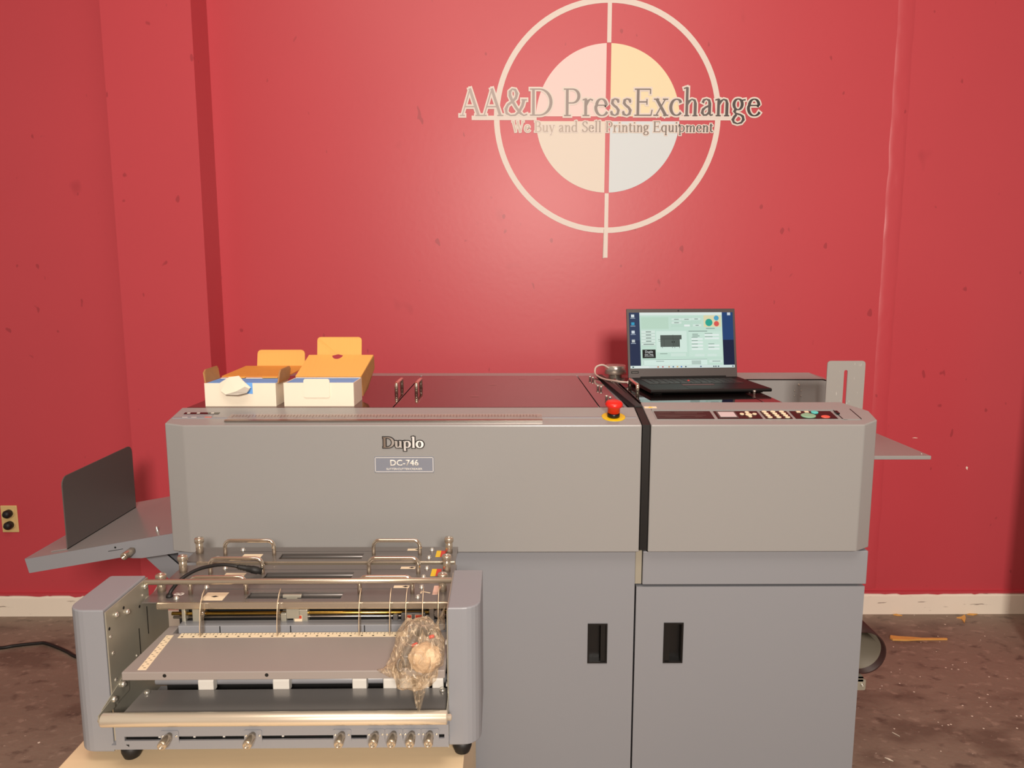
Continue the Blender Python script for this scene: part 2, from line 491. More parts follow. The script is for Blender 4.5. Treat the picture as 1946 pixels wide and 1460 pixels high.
def sans_text(txt, size, place, extrude=0.0006, bold=0.0, width=None):
    """Plain sans lettering from the built-in font; place() maps flat (x, y, h) to the scene."""
    cu = bpy.data.curves.new('lettering', 'FONT')
    cu.body = txt
    cu.size = size
    cu.align_x = 'CENTER'
    cu.align_y = 'CENTER'
    cu.offset = bold
    cu.resolution_u = 3
    o = bpy.data.objects.new('lettering_tmp', cu)
    COL.objects.link(o)
    bpy.context.view_layer.update()
    me = bpy.data.meshes.new_from_object(o.evaluated_get(bpy.context.evaluated_depsgraph_get()))
    bpy.data.objects.remove(o)
    bpy.data.curves.remove(cu)
    t = bmesh.new()
    t.from_mesh(me)
    bpy.data.meshes.remove(me)
    if width:
        xs = [v.co.x for v in t.verts]
        k = width / (max(xs) - min(xs))
        for v in t.verts:
            v.co.x *= k
    r = bmesh.ops.extrude_face_region(t, geom=t.faces[:])
    for e in r['geom']:
        if isinstance(e, bmesh.types.BMVert):
            e.co.z += extrude
    bmesh.ops.recalc_face_normals(t, faces=t.faces)
    for v in t.verts:
        v.co = Vector(place(v.co.x, v.co.y, v.co.z))
    return MB().add(t)


front = lambda cx, cz, y: (lambda a, b, h: (cx + a, y - h, cz + b))
flat = lambda cx, cy, z: (lambda a, b, h: (cx + a, cy + b, z + h))

# ================================================================ THE SETTING
WY = 3.14
o = struct(part('floor', box(-4.2, 4.2, -4.0, WY + 0.15, -0.1, 0.0), 'floor'))
struct(part('wall_back', box(-1.21, 4.2, WY, WY + 0.12, 0, 3.9), 'red'))
mb = MB()
mb.prism([(-4.2, WY, 0), (-1.553, WY, 0), (-1.549, 2.98, 0), (-1.204, 2.98, 0), (-1.206, WY + 0.12, 0), (-4.2, WY + 0.12, 0)], (0, 0, 3.9))
struct(part('wall_left', mb, 'red'))
struct(part('wall_front', box(-4.2, 4.2, -4.1, -4.0, 0, 3.9), mat('far_wall_paint', (222, 206, 182), 0.7)))
struct(part('ceiling', box(-4.2, 4.2, -4.0, WY + 0.15, 3.9, 4.0), 'ceil'))


def baseboard(name, x0, x1, y):
    mb = MB()
    n = int((x1 - x0) / 0.02)
    rnd = random.Random(5)
    prof = [(y, 0), (y - 0.014, 0), (y - 0.014, 0.086), (y - 0.009, 0.094), (y - 0.008, 0.100), (y, 0.103)]
    mb.prism([(x0, p[0], p[1]) for p in prof], (x1 - x0, 0, 0))
    o = struct(part(name, mb, 'base'))
    mr = MB()   # the wall paint slopped over the board's top edge
    pts = [(x0, y - 0.0155, 0.108)]
    x = x0
    while x < x1:
        pts.append((x, y - 0.0155, 0.099 - 0.007 * abs(rnd.gauss(0, 0.6)) * (1 if rnd.random() < 0.6 else 0.2)))
        x += rnd.uniform(0.008, 0.05)
    pts += [(x1, y - 0.0155, 0.099), (x1, y - 0.0155, 0.108)]
    mr.prism(pts, (0, 0.0155, 0))
    struct(part('trim_1', mr, 'red', o))


baseboard('baseboard_back', -1.2, 4.2, WY)
baseboard('baseboard_left', -4.2, -1.553, WY)
struct(part('baseboard_pier', MB().box(-1.56, -1.204, 2.966, 2.98, 0, 0.1, 0.003), 'base'))

# drywall tape seam: a slightly raised ragged strip under the paint
from mathutils import noise as nz
t = bmesh.new()
rows = []
NZ, NX = 150, 7
for i in range(NZ + 1):
    z = 0.12 + 2.9 * i / NZ
    row = []
    for j in range(NX + 1):
        f = j / NX
        wob = 0.006 * nz.noise(Vector((j * 3.1, z * 9, 0)))
        x = 1.575 + f * 0.075 + wob - 0.004 * (z - 1.5)
        y = WY - 0.0035 * math.sin(math.pi * f) ** 0.6 - 0.0016 * nz.noise(Vector((f * 4 + z * 3, z * 22, 3))) * math.sin(math.pi * f)
        if j in (0, NX):
            y = WY + 0.001
        row.append(t.verts.new((x, y, z)))
    rows.append(row)
for a, b in zip(rows, rows[1:]):
    for j in range(NX):
        f = t.faces.new((a[j], a[j + 1], b[j + 1], b[j]))
        f.smooth = True
bmesh.ops.recalc_face_normals(t, faces=t.faces)
struct(part('trim_2', MB().add(t), 'red'))
# unseen block added past the right edge of view to throw the wall's dark band
struct(part('shadow_block_right', box(2.10, 2.18, 2.0, 2.75, 0, 1.40), 'red'))

# chips where the red paint came off the wall
for x, z, sx, sz in ((1.777, 0.807, 0.013, 0.002), (2.016, 0.671, 0.005, 0.010), (1.636, 0.989, 0.003, 0.003)):
    pts = [(x + sx * math.cos(a) * (0.75 + 0.35 * math.sin(3 * a + x * 9)), WY - 0.0008, z + sz * math.sin(a) * (0.8 + 0.3 * math.cos(2 * a + 1))) for a in [2 * math.pi * i / 12 for i in range(12)]]
    struct(part('trim_3', MB().prism(pts, (0, 0.0008, 0)), 'base'))

# ================================================================ WALL SIGN
SY = WY - 0.0004
sgn = thing('wall_sign', 'cream vinyl registration-mark emblem with lettering on the red wall', 'sign', (0.41, WY, 2.147))


def flat_arc(cx, cz, ri, ro, a0, a1, y, th, n=64):
    mb = MB()
    pts = []
    outer = [(cx + ro * math.cos(R(a0 + (a1 - a0) * i / n)), cz + ro * math.sin(R(a0 + (a1 - a0) * i / n))) for i in range(n + 1)]
    if ri == 0:
        mb.prism([(cx, y, cz)] + [(x, y, z) for x, z in outer], (0, -th, 0))
        return mb
    inner = [(cx + ri * math.cos(R(a0 + (a1 - a0) * i / n)), cz + ri * math.sin(R(a0 + (a1 - a0) * i / n))) for i in range(n + 1)]
    bm = mb.bm
    for i in range(n):
        q = [(inner[i], inner[i + 1], outer[i + 1], outer[i])]
        for a, b, c, d in q:
            f = [Vector((p[0], y - th, p[1])) for p in (a, b, c, d)]
            k = [Vector((p[0], y, p[1])) for p in (a, b, c, d)]
            mb.ribbon([f, (f[0], f[1], k[1], k[0]), (f[2], f[3], k[3], k[2])])
    bmesh.ops.remove_doubles(bm, verts=bm.verts, dist=1e-6)
    bmesh.ops.recalc_face_normals(bm, faces=bm.faces)
    return mb


part('ring', flat_arc(0.409, 2.149, 0.4425, 0.465, 0, 360, SY, 0.0006, 96), 'bar', sgn)
G = 0.0095
for nm, m, a0, sx, sz in (('quadrant', 'qyellow', 0, 1, 1), ('quadrant', 'qpink', 90, -1, 1), ('quadrant', 'qcream', 180, -1, -1), ('quadrant', 'qblue', 270, 1, -1)):
    r0 = 0.2945
    cx, cz = 0.4105, 2.1435
    lab = {'qyellow': 'pale yellow quarter disc', 'qpink': 'pale pink quarter disc', 'qcream': 'cream quarter disc', 'qblue': 'pale blue quarter disc'}[m]
    pts = [(cx + sx * G, SY, cz + sz * G)]
    aa = math.asin(G / r0)
    arcp = [(cx + sx * r0 * math.cos(aa + (math.pi / 2 - 2 * aa) * i / 28), SY, cz + sz * r0 * math.sin(aa + (math.pi / 2 - 2 * aa) * i / 28)) for i in range(29)]
    part(nm, MB().prism(pts + arcp, (0, -0.0005, 0)), m, sgn, lab)
for x0, x1, z0, z1 in ((0.4025, 0.4195, 2.440, 2.66), (0.4035, 0.4195, 1.582, 1.846), (-0.147, 0.119, 2.138, 2.1555), (0.7035, 0.925, 2.138, 2.1555)):
    part('crosshair_bar', box(x0, x1, SY - 0.0009, SY, z0, z1), 'bar', sgn)
part('loose_strip', MB().prism([(0.401, SY, 1.70), (0.4034, SY - 0.003, 1.70), (0.4034, SY - 0.003, 1.581), (0.3985, SY - 0.006, 1.579)], (0, -0.0008, 0)), 'bar', sgn)
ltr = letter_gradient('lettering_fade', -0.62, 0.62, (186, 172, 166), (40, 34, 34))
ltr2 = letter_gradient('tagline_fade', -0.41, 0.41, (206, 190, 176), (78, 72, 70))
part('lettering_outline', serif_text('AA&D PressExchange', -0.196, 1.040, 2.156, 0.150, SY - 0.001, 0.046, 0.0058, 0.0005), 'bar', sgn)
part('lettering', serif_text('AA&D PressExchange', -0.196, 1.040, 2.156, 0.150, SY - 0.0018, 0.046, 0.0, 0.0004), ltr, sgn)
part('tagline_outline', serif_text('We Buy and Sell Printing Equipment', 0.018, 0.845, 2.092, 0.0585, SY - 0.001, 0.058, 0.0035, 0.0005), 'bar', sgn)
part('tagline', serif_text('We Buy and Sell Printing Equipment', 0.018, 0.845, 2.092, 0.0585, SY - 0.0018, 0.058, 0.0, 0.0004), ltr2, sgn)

# ================================================================ OUTLET, CORD, FLOOR DEBRIS
out = thing('wall_outlet', 'ivory duplex outlet plate on the red wall, two black plugs in it', 'outlet', (-2.19, WY, 0.449))
part('cover_plate', MB().box(-2.226, -2.154, WY - 0.006, WY, 0.388, 0.510, 0.003), 'outlet', out)
for z in (0.476, 0.424):
    part('socket', MB().lathe((-2.185, WY - 0.004, z), (0, -1, 0), [(0.021, 0), (0.021, 0.004), (0.019, 0.005)], 20), 'socket', out)
    part('plug', MB().lathe((-2.187, WY - 0.006, z), (0, -1, 0), [(0.0175, 0), (0.0175, 0.022), (0.013, 0.03), (0.005, 0.034)], 14), 'rubber', out)


def smooth_path(pts, n=8):
    P = [Vector(p) for p in pts]
    outp = []
    for i in range(len(P) - 1):
        p0, p1, p2, p3 = P[max(i - 1, 0)], P[i], P[i + 1], P[min(i + 2, len(P) - 1)]
        for k in range(n):
            t = k / n
            outp.append(0.5 * ((2 * p1) + (p2 - p0) * t + (2 * p0 - 5 * p1 + 4 * p2 - p3) * t * t + (3 * p1 - p0 - 3 * p2 + p3) * t ** 3))
    outp.append(P[-1])
    return outp


cord = [(-2.9, 2.80), (-2.5, 2.815), (-2.2, 2.82), (-2.068, 2.830), (-2.026, 2.846), (-1.981, 2.859), (-1.935, 2.869), (-1.908, 2.869), (-1.848, 2.840), (-1.775, 2.797), (-1.70, 2.75), (-1.5, 2.68), (-1.2, 2.62)]
tag(part('power_cord', MB().tube(smooth_path([(x, y, 0.0065) for x, y in cord]), 0.0065, 10), 'rubber'), 'black power cord curving over the bare concrete by the baseboard', 'cord')

chads = [(1.9077, 3.0256), (1.5594, 2.9035), (1.7549, 2.9024), (2.0131, 2.9189), (1.9732, 2.8845), (1.7127, 2.8661), (1.7939, 2.8703), (1.8146, 2.9188), (1.7331, 2.7898), (1.7369, 2.686), (1.7143, 2.6544), (1.7384, 2.6512), (1.6975, 2.6646), (1.5116, 2.6515), (1.469, 2.6337), (1.5623, 2.6007), (1.4592, 2.5535), (1.3849, 2.5371), (1.3681, 2.5178), (1.8228, 2.5982), (1.8833, 2.5843), (1.6959, 2.4576), (1.7396, 2.4777), (1.7039, 2.4264), (1.7006, 2.4018), (1.6062, 2.4091), (1.5995, 2.3448), (1.3526, 2.3543), (1.4622, 2.3106), (1.4648, 2.2912), (1.4981, 2.298), (1.4874, 2.2949), (1.7535, 2.3447), (1.7691, 2.3454), (1.7072, 2.2752), (1.2939, 2.2746), (1.3808, 2.1554), (1.5941, 2.2744), (1.4817, 2.4962), (1.5383, 2.9732), (1.9623, 3.1046), (1.8225, 3.1162), (1.7938, 2.7033), (1.8013, 2.7033), (1.58, 2.83)]
c0 = None
for i, (x, y) in enumerate(chads):
    if c0 is None:
        c0 = part('paper_chad', MB().lathe((x, y, 0.0002), (0, 0, 1), [(0.0034, 0), (0.0034, 0.0005)], 10), 'chad')
        c = c0
    else:
        c = c0.copy()
        COL.objects.link(c)
        k = random.uniform(0.6, 1.05)
        c.scale = (k, k * random.uniform(0.8, 1), 1)
        c.location = (x, y, c0.location.z)
    tag(c, 'tiny white punched paper dot on the concrete floor', 'paper scrap', 'punched paper dots on the floor')
tag(part('paper_chad', MB().lathe((-1.5247, 2.2161, 0.0002), (0, 0, 1), [(0.004, 0), (0.004, 0.0006)], 10), 'chad'), 'white paper dot alone on the floor near the pale bench', 'paper scrap')


def shard(name, pts, h, m):
    return part(name, MB().prism([(x, y, 0.0003) for x, y in pts], (0, 0, h)), m)


tag(shard('wood_splinter', [(1.612, 2.917), (1.600, 2.898), (1.604, 2.882), (1.66, 2.878), (1.715, 2.883), (1.834, 2.885), (1.834, 2.891), (1.73, 2.893), (1.69, 2.902), (1.64, 2.908)], 0.007, 'splint'), 'long yellow wood splinter lying on the dark concrete', 'wood scrap')
tag(shard('wood_chip', [(1.995, 3.087), (2.020, 3.094), (2.048, 3.114), (2.035, 3.085), (1.998, 3.034), (2.010, 3.078)], 0.004, 'splint'), 'three-pointed tan wood chip on the floor by the baseboard', 'wood scrap')
tag(shard('wood_chip', [(2.060, 3.118), (2.075, 3.124), (2.110, 3.121), (2.085, 3.110)], 0.004, 'splint'), 'flat tan wood chip touching the baseboard, behind the pointed one', 'wood scrap')
tag(shard('wood_chip', [(1.728, 3.118), (1.745, 3.123), (1.764, 3.108), (1.742, 3.108)], 0.004, 'splint'), 'small tan wood chip below the baseboard beside the grey machine', 'wood scrap')
tag(shard('paper_sliver', [(1.276, 2.254), (1.281, 2.249), (1.290, 2.232)], 0.002, 'chad'), 'pointed white paper sliver on the floor, farther of two', 'paper scrap')
tag(shard('paper_sliver', [(1.185, 2.124), (1.196, 2.119), (1.203, 2.106), (1.192, 2.114)], 0.002, 'chad'), 'pointed white paper sliver on the floor, nearer of two', 'paper scrap')

# ================================================================ THE BIG MACHINE
mc = thing('slitter_cutter_creaser', 'wide grey floor-standing paper slitting machine against the red wall', 'machine', (0.04, 2.33, 0.0))
SL = lambda y: 1.116 + (y - 1.88) * 0.2125       # sloping top strip of the covers
# cabinet bodies
part('cabinet_body', MB().box(-0.893, 0.345, 1.925, 2.755, 0.09, 1.128, 0.004), 'grey_lo', mc)
part('feeder_body', MB().box(0.362, 0.968, 1.925, 2.755, 0.09, 0.94, 0.004), 'grey_lo', mc)
part('gap_filler', MB().box(0.340, 0.370, 1.93, 2.74, 0.66, 1.10, 0), 'gap', mc)
for x in (-0.8, 0.25, 0.45, 0.88):
    for y in (2.0, 2.66):
        p = part('caster', MB().lathe((x - 0.014, y, 0.035), (1, 0, 0), [(0.022, 0), (0.035, 0.004), (0.035, 0.024), (0.022, 0.028)], 20), 'rubber', mc)
        part('caster_fork', MB().box(x - 0.02, x + 0.02, y - 0.02, y + 0.02, 0.068, 0.09, 0.002), 'zinc', p)


def cover(name, outline, zb, yb, m):
    """A hood: front skin and chamfered ends under a top strip that slopes up to the back."""
    bot = [(x, y, zb) for x, y in outline]
    mb = MB()
    t = bmesh.new()
    a = [t.verts.new(p) for p in bot]
    b = [t.verts.new((x, y, SL(y))) for x, y in outline]
    t.faces.new(a[::-1])
    t.faces.new(b)
    n = len(a)
    for i in range(n):
        t.faces.new((a[i], a[(i + 1) % n], b[(i + 1) % n], b[i]))
    bmesh.ops.recalc_face_normals(t, faces=t.faces)
    bmesh.ops.bevel(t, geom=t.edges[:], offset=0.003, segments=3, affect='EDGES', profile=0.5)
    mb.add(t)
    return part(name, mb, m, mc)


fc = cover('front_cover', [(-0.842, 1.88), (0.349, 1.88), (0.349, 2.003), (-0.896, 2.003), (-0.896, 1.895)], 0.771, 2.003, 'grey')
cc = cover('control_cover', [(0.373, 1.88), (0.930, 1.88), (0.978, 1.912), (0.985, 1.975), (0.935, 2.040), (0.373, 2.040)], 0.771, 2.04, 'grey')
# lower doors with recessed black pulls
d1 = part('door', holed(-0.885, 0.3435, 0.10, 0.766, 1.900, 1.924, [(0.220, 0.270, 0.447, 0.558)]), 'grey_lo', mc)
d2 = part('door', holed(0.3485, 0.9695, 0.10, 0.665, 1.900, 1.924, [(0.428, 0.478, 0.447, 0.560)]), 'grey_lo', mc)
part('apron_panel', MB().box(0.364, 0.972, 1.898, 1.924, 0.672, 0.766, 0.002), 'grey_lo', mc)
part('hinge_strip', MB().box(0.3445, 0.3625, 1.904, 1.924, 0.672, 0.768, 0.001), 'zinc', mc, 'bare zinc strip')
for d, x0, x1, z0, z1, s in ((d1, 0.218, 0.272, 0.445, 0.560, 1), (d2, 0.426, 0.480, 0.445, 0.562, -1)):
    mb = MB()
    for a in (holed(x0, x1, z0, z1, 1.8975, 1.901, [(x0 + 0.004, x1 - 0.004, z0 + 0.004, z1 - 0.004)]),):
        me = bpy.data.meshes.new('t')
        a.bm.to_mesh(me)
        a.bm.free()
        mb.bm.from_mesh(me)
        bpy.data.meshes.remove(me)
    xa, xb = x0 + 0.004, x1 - 0.004
    za, zb = z0 + 0.004, z1 - 0.004
    mb.box(xa, xb, 1.9225, 1.924, za, zb)
    mb.box(xa, xa + 0.001, 1.901, 1.923, za, zb)
    mb.box(xb - 0.001, xb, 1.901, 1.923, za, zb)
    mb.box(xa, xb, 1.901, 1.923, za, za + 0.001)
    mb.box(xa, xb, 1.901, 1.923, zb - 0.001, zb)
    xs = (xb - 0.014, xb) if s > 0 else (xa, xa + 0.014)
    mb.prism([(xs[0], 1.901, za), (xs[1], 1.901, za), (xs[1] if s > 0 else xs[0], 1.9225, za)], (0, 0, zb - za))
    part('recessed_handle', mb, 'black', d)

# windows over the works
TZ = 1.1385
wl = part('lid_window', MB().box(-0.885, -0.319, 2.007, 2.687, 1.128, TZ + 0.003, 0.001), 'acryl', mc)
wr = part('lid_window', MB().box(-0.3155, 0.2525, 2.007, 2.687, 1.128, TZ + 0.003, 0.001), 'acryl', mc)
ws = part('side_window', MB().box(0.2555, 0.322, 2.007, 2.687, 1.128, TZ + 0.003, 0.001), 'acryl', mc)
wf = part('feeder_window', MB().box(0.382, 0.735, 2.046, 2.62, 1.128, TZ + 0.003, 0.001), 'acryl_blk', mc)
wg = part('side_window', MB().box(0.738, 0.790, 2.046, 2.62, 1.128, TZ + 0.003, 0.001), 'acryl', mc)
part('feeder_frame', MB().box(0.374, 0.786, 2.042, 2.70, 0.94, 1.127, 0.001), 'dgrey', mc)
part('rear_rim', MB().prism([(-0.893, 2.69, 1.128), (0.33, 2.69, 1.128), (0.33, 2.76, 1.128), (-0.893, 2.76, 1.128)], (0, 0, 0.0135), 0.002), 'grey', mc)
part('gasket', MB().prism([(0.327, 2.69, 1.128), (0.351, 2.006, 1.128), (0.372, 2.006, 1.128), (0.346, 2.69, 1.128)], (0, 0, 0.017)), 'gap', mc)
part('gasket', MB().prism([(0.3515, 1.8835, 0.775), (0.3705, 1.8835, 0.775), (0.3705, 2.01, 0.775), (0.3515, 2.01, 0.775)], (0, 0, 0.335)), 'gap', mc)
part('gasket', MB().prism([(0.3515, 1.886, 1.11), (0.3515, 2.01, 1.11), (0.3515, 2.01, SL(2.01) - 0.001), (0.3515, 1.886, SL(1.886) - 0.002)], (0.019, 0, 0)), 'gap', mc)
# pull bars on the windows


def pull(parent, x, y0, y1, z, h, r=0.0055):
    mb = MB()
    pts = [(x, y0, z)]
    k = 0.008
    pts += [(x, y0, z + h - k)] + [(x, y0 + k - k * math.cos(R(a)), z + h - k + k * math.sin(R(a))) for a in (30, 60, 90)]
    pts += [(x, y1 - k + k * math.sin(R(a)), z + h - k + k * math.cos(R(a))) for a in (0, 30, 60, 90)] + [(x, y1, z)]
    mb.tube(pts, r, 12)
    return part('pull_handle', mb, 'chrome', parent)


pull(wl, -0.346, 2.265, 2.385, TZ + 0.003, 0.030)
pull(wr, -0.284, 2.265, 2.385, TZ + 0.003, 0.030)
pull(wf, 0.392, 2.20, 2.34, TZ + 0.003, 0.034)
for p, x, y in ((ws, 0.291, 2.570), (ws, 0.291, 2.342), (ws, 0.291, 2.132), (wg, 0.752, 2.250)):
    for dx, dy in ((0, 0.012), (0.007, -0.012)):
        part('thumb_screw', MB().lathe((x + dx, y + dy, TZ + 0.003), (0, 0, 1), [(0.0035, 0), (0.0035, 0.007), (0.005, 0.008), (0.005, 0.011), (0.003, 0.012)], 10), 'bscrew', p)
# the tool marks seen through the smoked window
for x, y in ((-0.20, 2.60), (0.05, 2.60), (0.18, 2.60), (-0.05, 2.45), (-0.1, 2.2)):
    part('etched_mark', MB().box(x - 0.012, x + 0.012, y - 0.012, y + 0.012, TZ + 0.0031, TZ + 0.0034), mat('faint_mark', (112, 66, 64), 0.1, spec=0.8), wr)
# cylinder and rear guard
part('round_knob', MB().lathe((0.403, 2.74, 1.1275), (0, 0, 1), [(0.025, 0), (0.025, 0.012), (0.040, 0.014), (0.040, 0.044), (0.037, 0.047)], 32), mat('turned_aluminium', (206, 200, 192), 0.25, 0.7), mc, 'low steel cylinder')
part('knob_plate', MB().box(0.330, 0.47, 2.625, 2.80, 1.120, 1.1275, 0.001), 'steel', mc)
part('knob_plate_foot', MB().box(0.340, 0.47, 2.70, 2.78, 0.95, 1.12), 'dgrey', mc)
mb = MB().prism([(0.47, 2.752, 0.90), (1.215, 2.752, 0.90), (1.215, 2.752, 1.112), (1.19, 2.752, 1.1185), (0.47, 2.752, 1.1185)], (0, 0.004, 0))
mb.prism([(0.47, 2.752, 1.1185), (1.19, 2.752, 1.1185), (1.16, 2.81, 1.136), (0.47, 2.81, 1.136)], (0, 0, -0.004))
mb.prism([(0.47, 2.806, 0.90), (1.16, 2.806, 0.90), (1.16, 2.806, 1.135), (0.47, 2.806, 1.135)], (0, 0.004, 0))
mb.prism([(1.19, 2.752, 1.1185), (1.215, 2.752, 1.112), (1.215, 2.81, 1.118), (1.16, 2.81, 1.136)], (0, 0, -0.004))
gd = part('rear_guard', mb, 'grey', mc)
for u, v in ((1.10, 1.098), (1.085, 1.075), (1.11, 1.075), (1.085, 1.055), (1.11, 1.055)):
    part('screw', screw((u, 2.752, v), (0, -1, 0), 0.004 if v > 1.09 else 0.0022), 'bscrew', gd)
# right-hand feed table and slotted guide
ft = part('feed_tray', MB().box(0.79, 1.30, 2.20, 2.55, 0.943, 0.955, 0.002), 'grey', mc)
part('feed_tray_bracket', MB().box(0.90, 0.99, 2.22, 2.5, 0.90, 0.943), 'grey_lo', mc)
part('feed_well', MB().box(0.79, 0.966, 2.05, 2.75, 0.94, 0.965), 'grey_lo', mc)
part('side_stop', MB().prism([(1.10, 2.33, 0.955), (1.155, 2.33, 0.955), (1.155, 2.33, 0.962), (1.10, 2.33, 0.978)], (0, 0.03, 0)), 'white', ft)
part('tray_screw', screw((1.283, 2.225, 0.955), (0, 0, 1), 0.003, 0.002), 'bscrew', ft)


def rounded(x0, x1, z0, z1, r, y, n=5):
    pts = []
    for cx, cz, a in ((x1 - r, z1 - r, 0), (x0 + r, z1 - r, 90), (x0 + r, z0 + r, 180), (x1 - r, z0 + r, 270)):
        pts += [(cx + r * math.cos(R(a + 90 * i / n)), y, cz + r * math.sin(R(a + 90 * i / n))) for i in range(n + 1)]
    return pts


# guide: a plate with a long slot, built from its two legs and ends
gx0, gx1, gz0, gz1, gy = 1.007, 1.127, 0.955, 1.2375, 2.30
mb = MB()
r = 0.010
left = [(1.061, gy, 0.985), (1.061, gy, 1.203)] + [(1.0665 + 0.0055 * math.cos(R(a)), gy, 1.203 + 0.0055 * math.sin(R(a))) for a in (150, 120, 90)] + [(1.0665, gy, gz1)] + [(gx0 + r + r * math.cos(R(a)), gy, gz1 - r + r * math.sin(R(a))) for a in (90, 120, 150, 180)] + [(gx0, gy, gz0), (1.0665, gy, gz0), (1.0665, gy, 0.985)]
right = [(1.072, gy, 0.985), (1.0665, gy, 0.985), (1.0665, gy, gz0), (gx1, gy, gz0)] + [(gx1 - r + r * math.cos(R(a)), gy, gz1 - r + r * math.sin(R(a))) for a in (0, 30, 60, 90)] + [(1.0665, gy, gz1)] + [(1.0665 + 0.0055 * math.cos(R(a)), gy, 1.203 + 0.0055 * math.sin(R(a))) for a in (90, 60, 30)] + [(1.072, gy, 1.203)]
mb.prism(left, (0, 0.003, 0)).prism(right, (0, 0.003, 0))
gm = mat('scratched_grey_paint', (160, 157, 153), 0.4)
spots(gm, (232, 228, 222), 70, 0.68, 0.05, (3, 1, 0.6), 0.7, 6)
part('slotted_guide', mb, gm, mc, 'upright slotted grey guide plate with scratches')
# emergency stop
nrm = Vector((0, -0.2125, 1)).normalized()
es = part('stop_button', MB().lathe(Vector((0.282, 1.934, SL(1.934) + 0.0015)), nrm, [(0.014, 0), (0.014, 0.012), (0.0165, 0.0125), (0.0165, 0.026), (0.022, 0.030), (0.0235, 0.035), (0.021, 0.041), (0.014, 0.0435), (0.001, 0.044)], 32), 'redplastic', mc, 'red mushroom emergency stop button')
part('collar', MB().lathe(Vector((0.282, 1.934, SL(1.934))), nrm, [(0.0165, 0), (0.0165, 0.011), (0.0145, 0.0125)], 28), 'black', es)
part('stop_ring', MB().lathe(Vector((0.282, 1.934, SL(1.934))), nrm, [(0.0315, 0), (0.0315, 0.0012), (0.030, 0.0015)], 32), 'yellow', es)
# frame for things lying on the sloping strip: a across, b up the slope, h off it
CS, SN = 1 / math.hypot(1, 0.2125), 0.2125 / math.hypot(1, 0.2125)


def slope(a, b, h):
    """a = world X, b = world Y of the point on the strip, h = height off it."""
    return Vector((a, b - SN * h, SL(b) + CS * h))


def splate(x0, x1, y0, y1, h0, h1, skew=0.0):
    mb = MB().box(x0, x1, y0, y1, h0, h1)
    return mb.map(lambda c: slope(c.x, c.y, c.z))


def sdisc(x, y, r, h0, h1, ry=None):
    ry = ry or r
    return MB().lathe((0, 0, h0), (0, 0, 1), [(1, 0), (1, (h1 - h0) * 0.7), (0.85, h1 - h0)], 20).map(lambda c: slope(x + c.x * r, y + c.y * ry, c.z))


# brand lettering and model plate on the front
logo = serif_text('Duplo', -0.327, -0.219, 1.0575, 0.0385, 1.8796, 0.088, 0.0022, 0.001)
lg = part('brand_lettering', logo, 'ink', mc, 'raised silver and black lettering')
part('letter_face', serif_text('Duplo', -0.327, -0.219, 1.0575, 0.0385, 1.8783, 0.076, -0.0001, 0.0012), letter_gradient('silver_letter_fade', -0.05, 0.05, (120, 104, 92), (248, 246, 244)), lg)
pl = part('model_plate', MB().prism(rounded(-0.349, -0.193, 0.990, 1.033, 0.003, 1.8800), (0, -0.0012, 0)), 'badge', mc)
mb = MB()
for x0, x1, z0, z1 in ((-0.347, -0.195, 0.992, 0.9932), (-0.347, -0.195, 1.0298, 1.031), (-0.347, -0.3458, 0.992, 1.031), (-0.1962, -0.195, 0.992, 1.031)):
    mb.box(x0, x1, 1.8784, 1.8788, z0, z1)
part('plate_border', mb, 'white', pl)
part('model_lettering', sans_text('DC-746', 0.0225, front(-0.271, 1.0155, 1.8788), 0.0003, 0.0004, 0.074), 'white', pl)
part('model_lettering', sans_text('SLITTER/CUTTER/CREASER', 0.0078, front(-0.271, 0.9995, 1.8788), 0.0003, 0.0001, 0.094), 'white', pl)
# small lamp panel on the left of the strip
lp = part('indicator_panel', MB().prism([slope(-0.872, 1.955, 0), slope(-0.778, 1.955, 0), slope(-0.778, 1.966, 0), slope(-0.872, 1.966, 0)], Vector((0, -SN, CS)) * 0.001), 'acryl_blk', mc)
part('grey_key', splate(-0.868, -0.790, 1.936, 1.951, 0, 0.0012), 'bluegrey', lp)
part('red_key', splate(-0.806, -0.788, 1.928, 1.935, 0, 0.0014), mat('coral_key', (232, 112, 92), 0.4), lp)
for x in (-0.866, -0.842):
    part('white_key', splate(x, x + 0.014, 1.928, 1.934, 0, 0.0012), 'white', lp)
for x in (-0.864, -0.838, -0.80):
    part('panel_symbol', splate(x, x + 0.008, 1.958, 1.963, 0.001, 0.0013), 'white', lp)
# control panel
cp = part('control_panel', splate(0.393, 0.900, 1.914, 1.972, 0, 0.0012), 'grey', mc)
part('panel_rail', splate(0.392, 0.888, 1.974, 1.984, 0, 0.004), 'grey', cp)
DK = mat('dark_overlay', (38, 22, 22), 0.28)
for x0, x1 in ((0.396, 0.548), (0.557, 0.676), (0.684, 0.756), (0.764, 0.876)):
    part('overlay', splate(x0, x1, 1.9165, 1.968, 0.0012, 0.0022), DK, cp)
part('display_frame', splate(0.563, 0.614, 1.923, 1.964, 0.0022, 0.0030), 'dgrey', cp)
part('lcd_display', splate(0.567, 0.610, 1.927, 1.960, 0.0030, 0.0034), mat('pale_lcd', (216, 206, 208), 0.15), cp)
for dx, dy, rx, ry in ((0, 0, 0.009, 0.008), (0, 0.016, 0.006, 0.005), (0, -0.014, 0.005, 0.004), (-0.017, 0.004, 0.006, 0.006), (0.017, 0.004, 0.006, 0.005)):
    part('arrow_key', sdisc(0.646 + dx, 1.942 + dy, rx, 0.0022, 0.0045, ry), 'cream', cp)
for i in range(3):
    for j in range(4):
        part('number_key', sdisc(0.694 + i * 0.0235 + 0.001 * j, 1.962 - j * 0.0128, 0.0068, 0.0022, 0.0046, 0.0048), 'cream', cp)
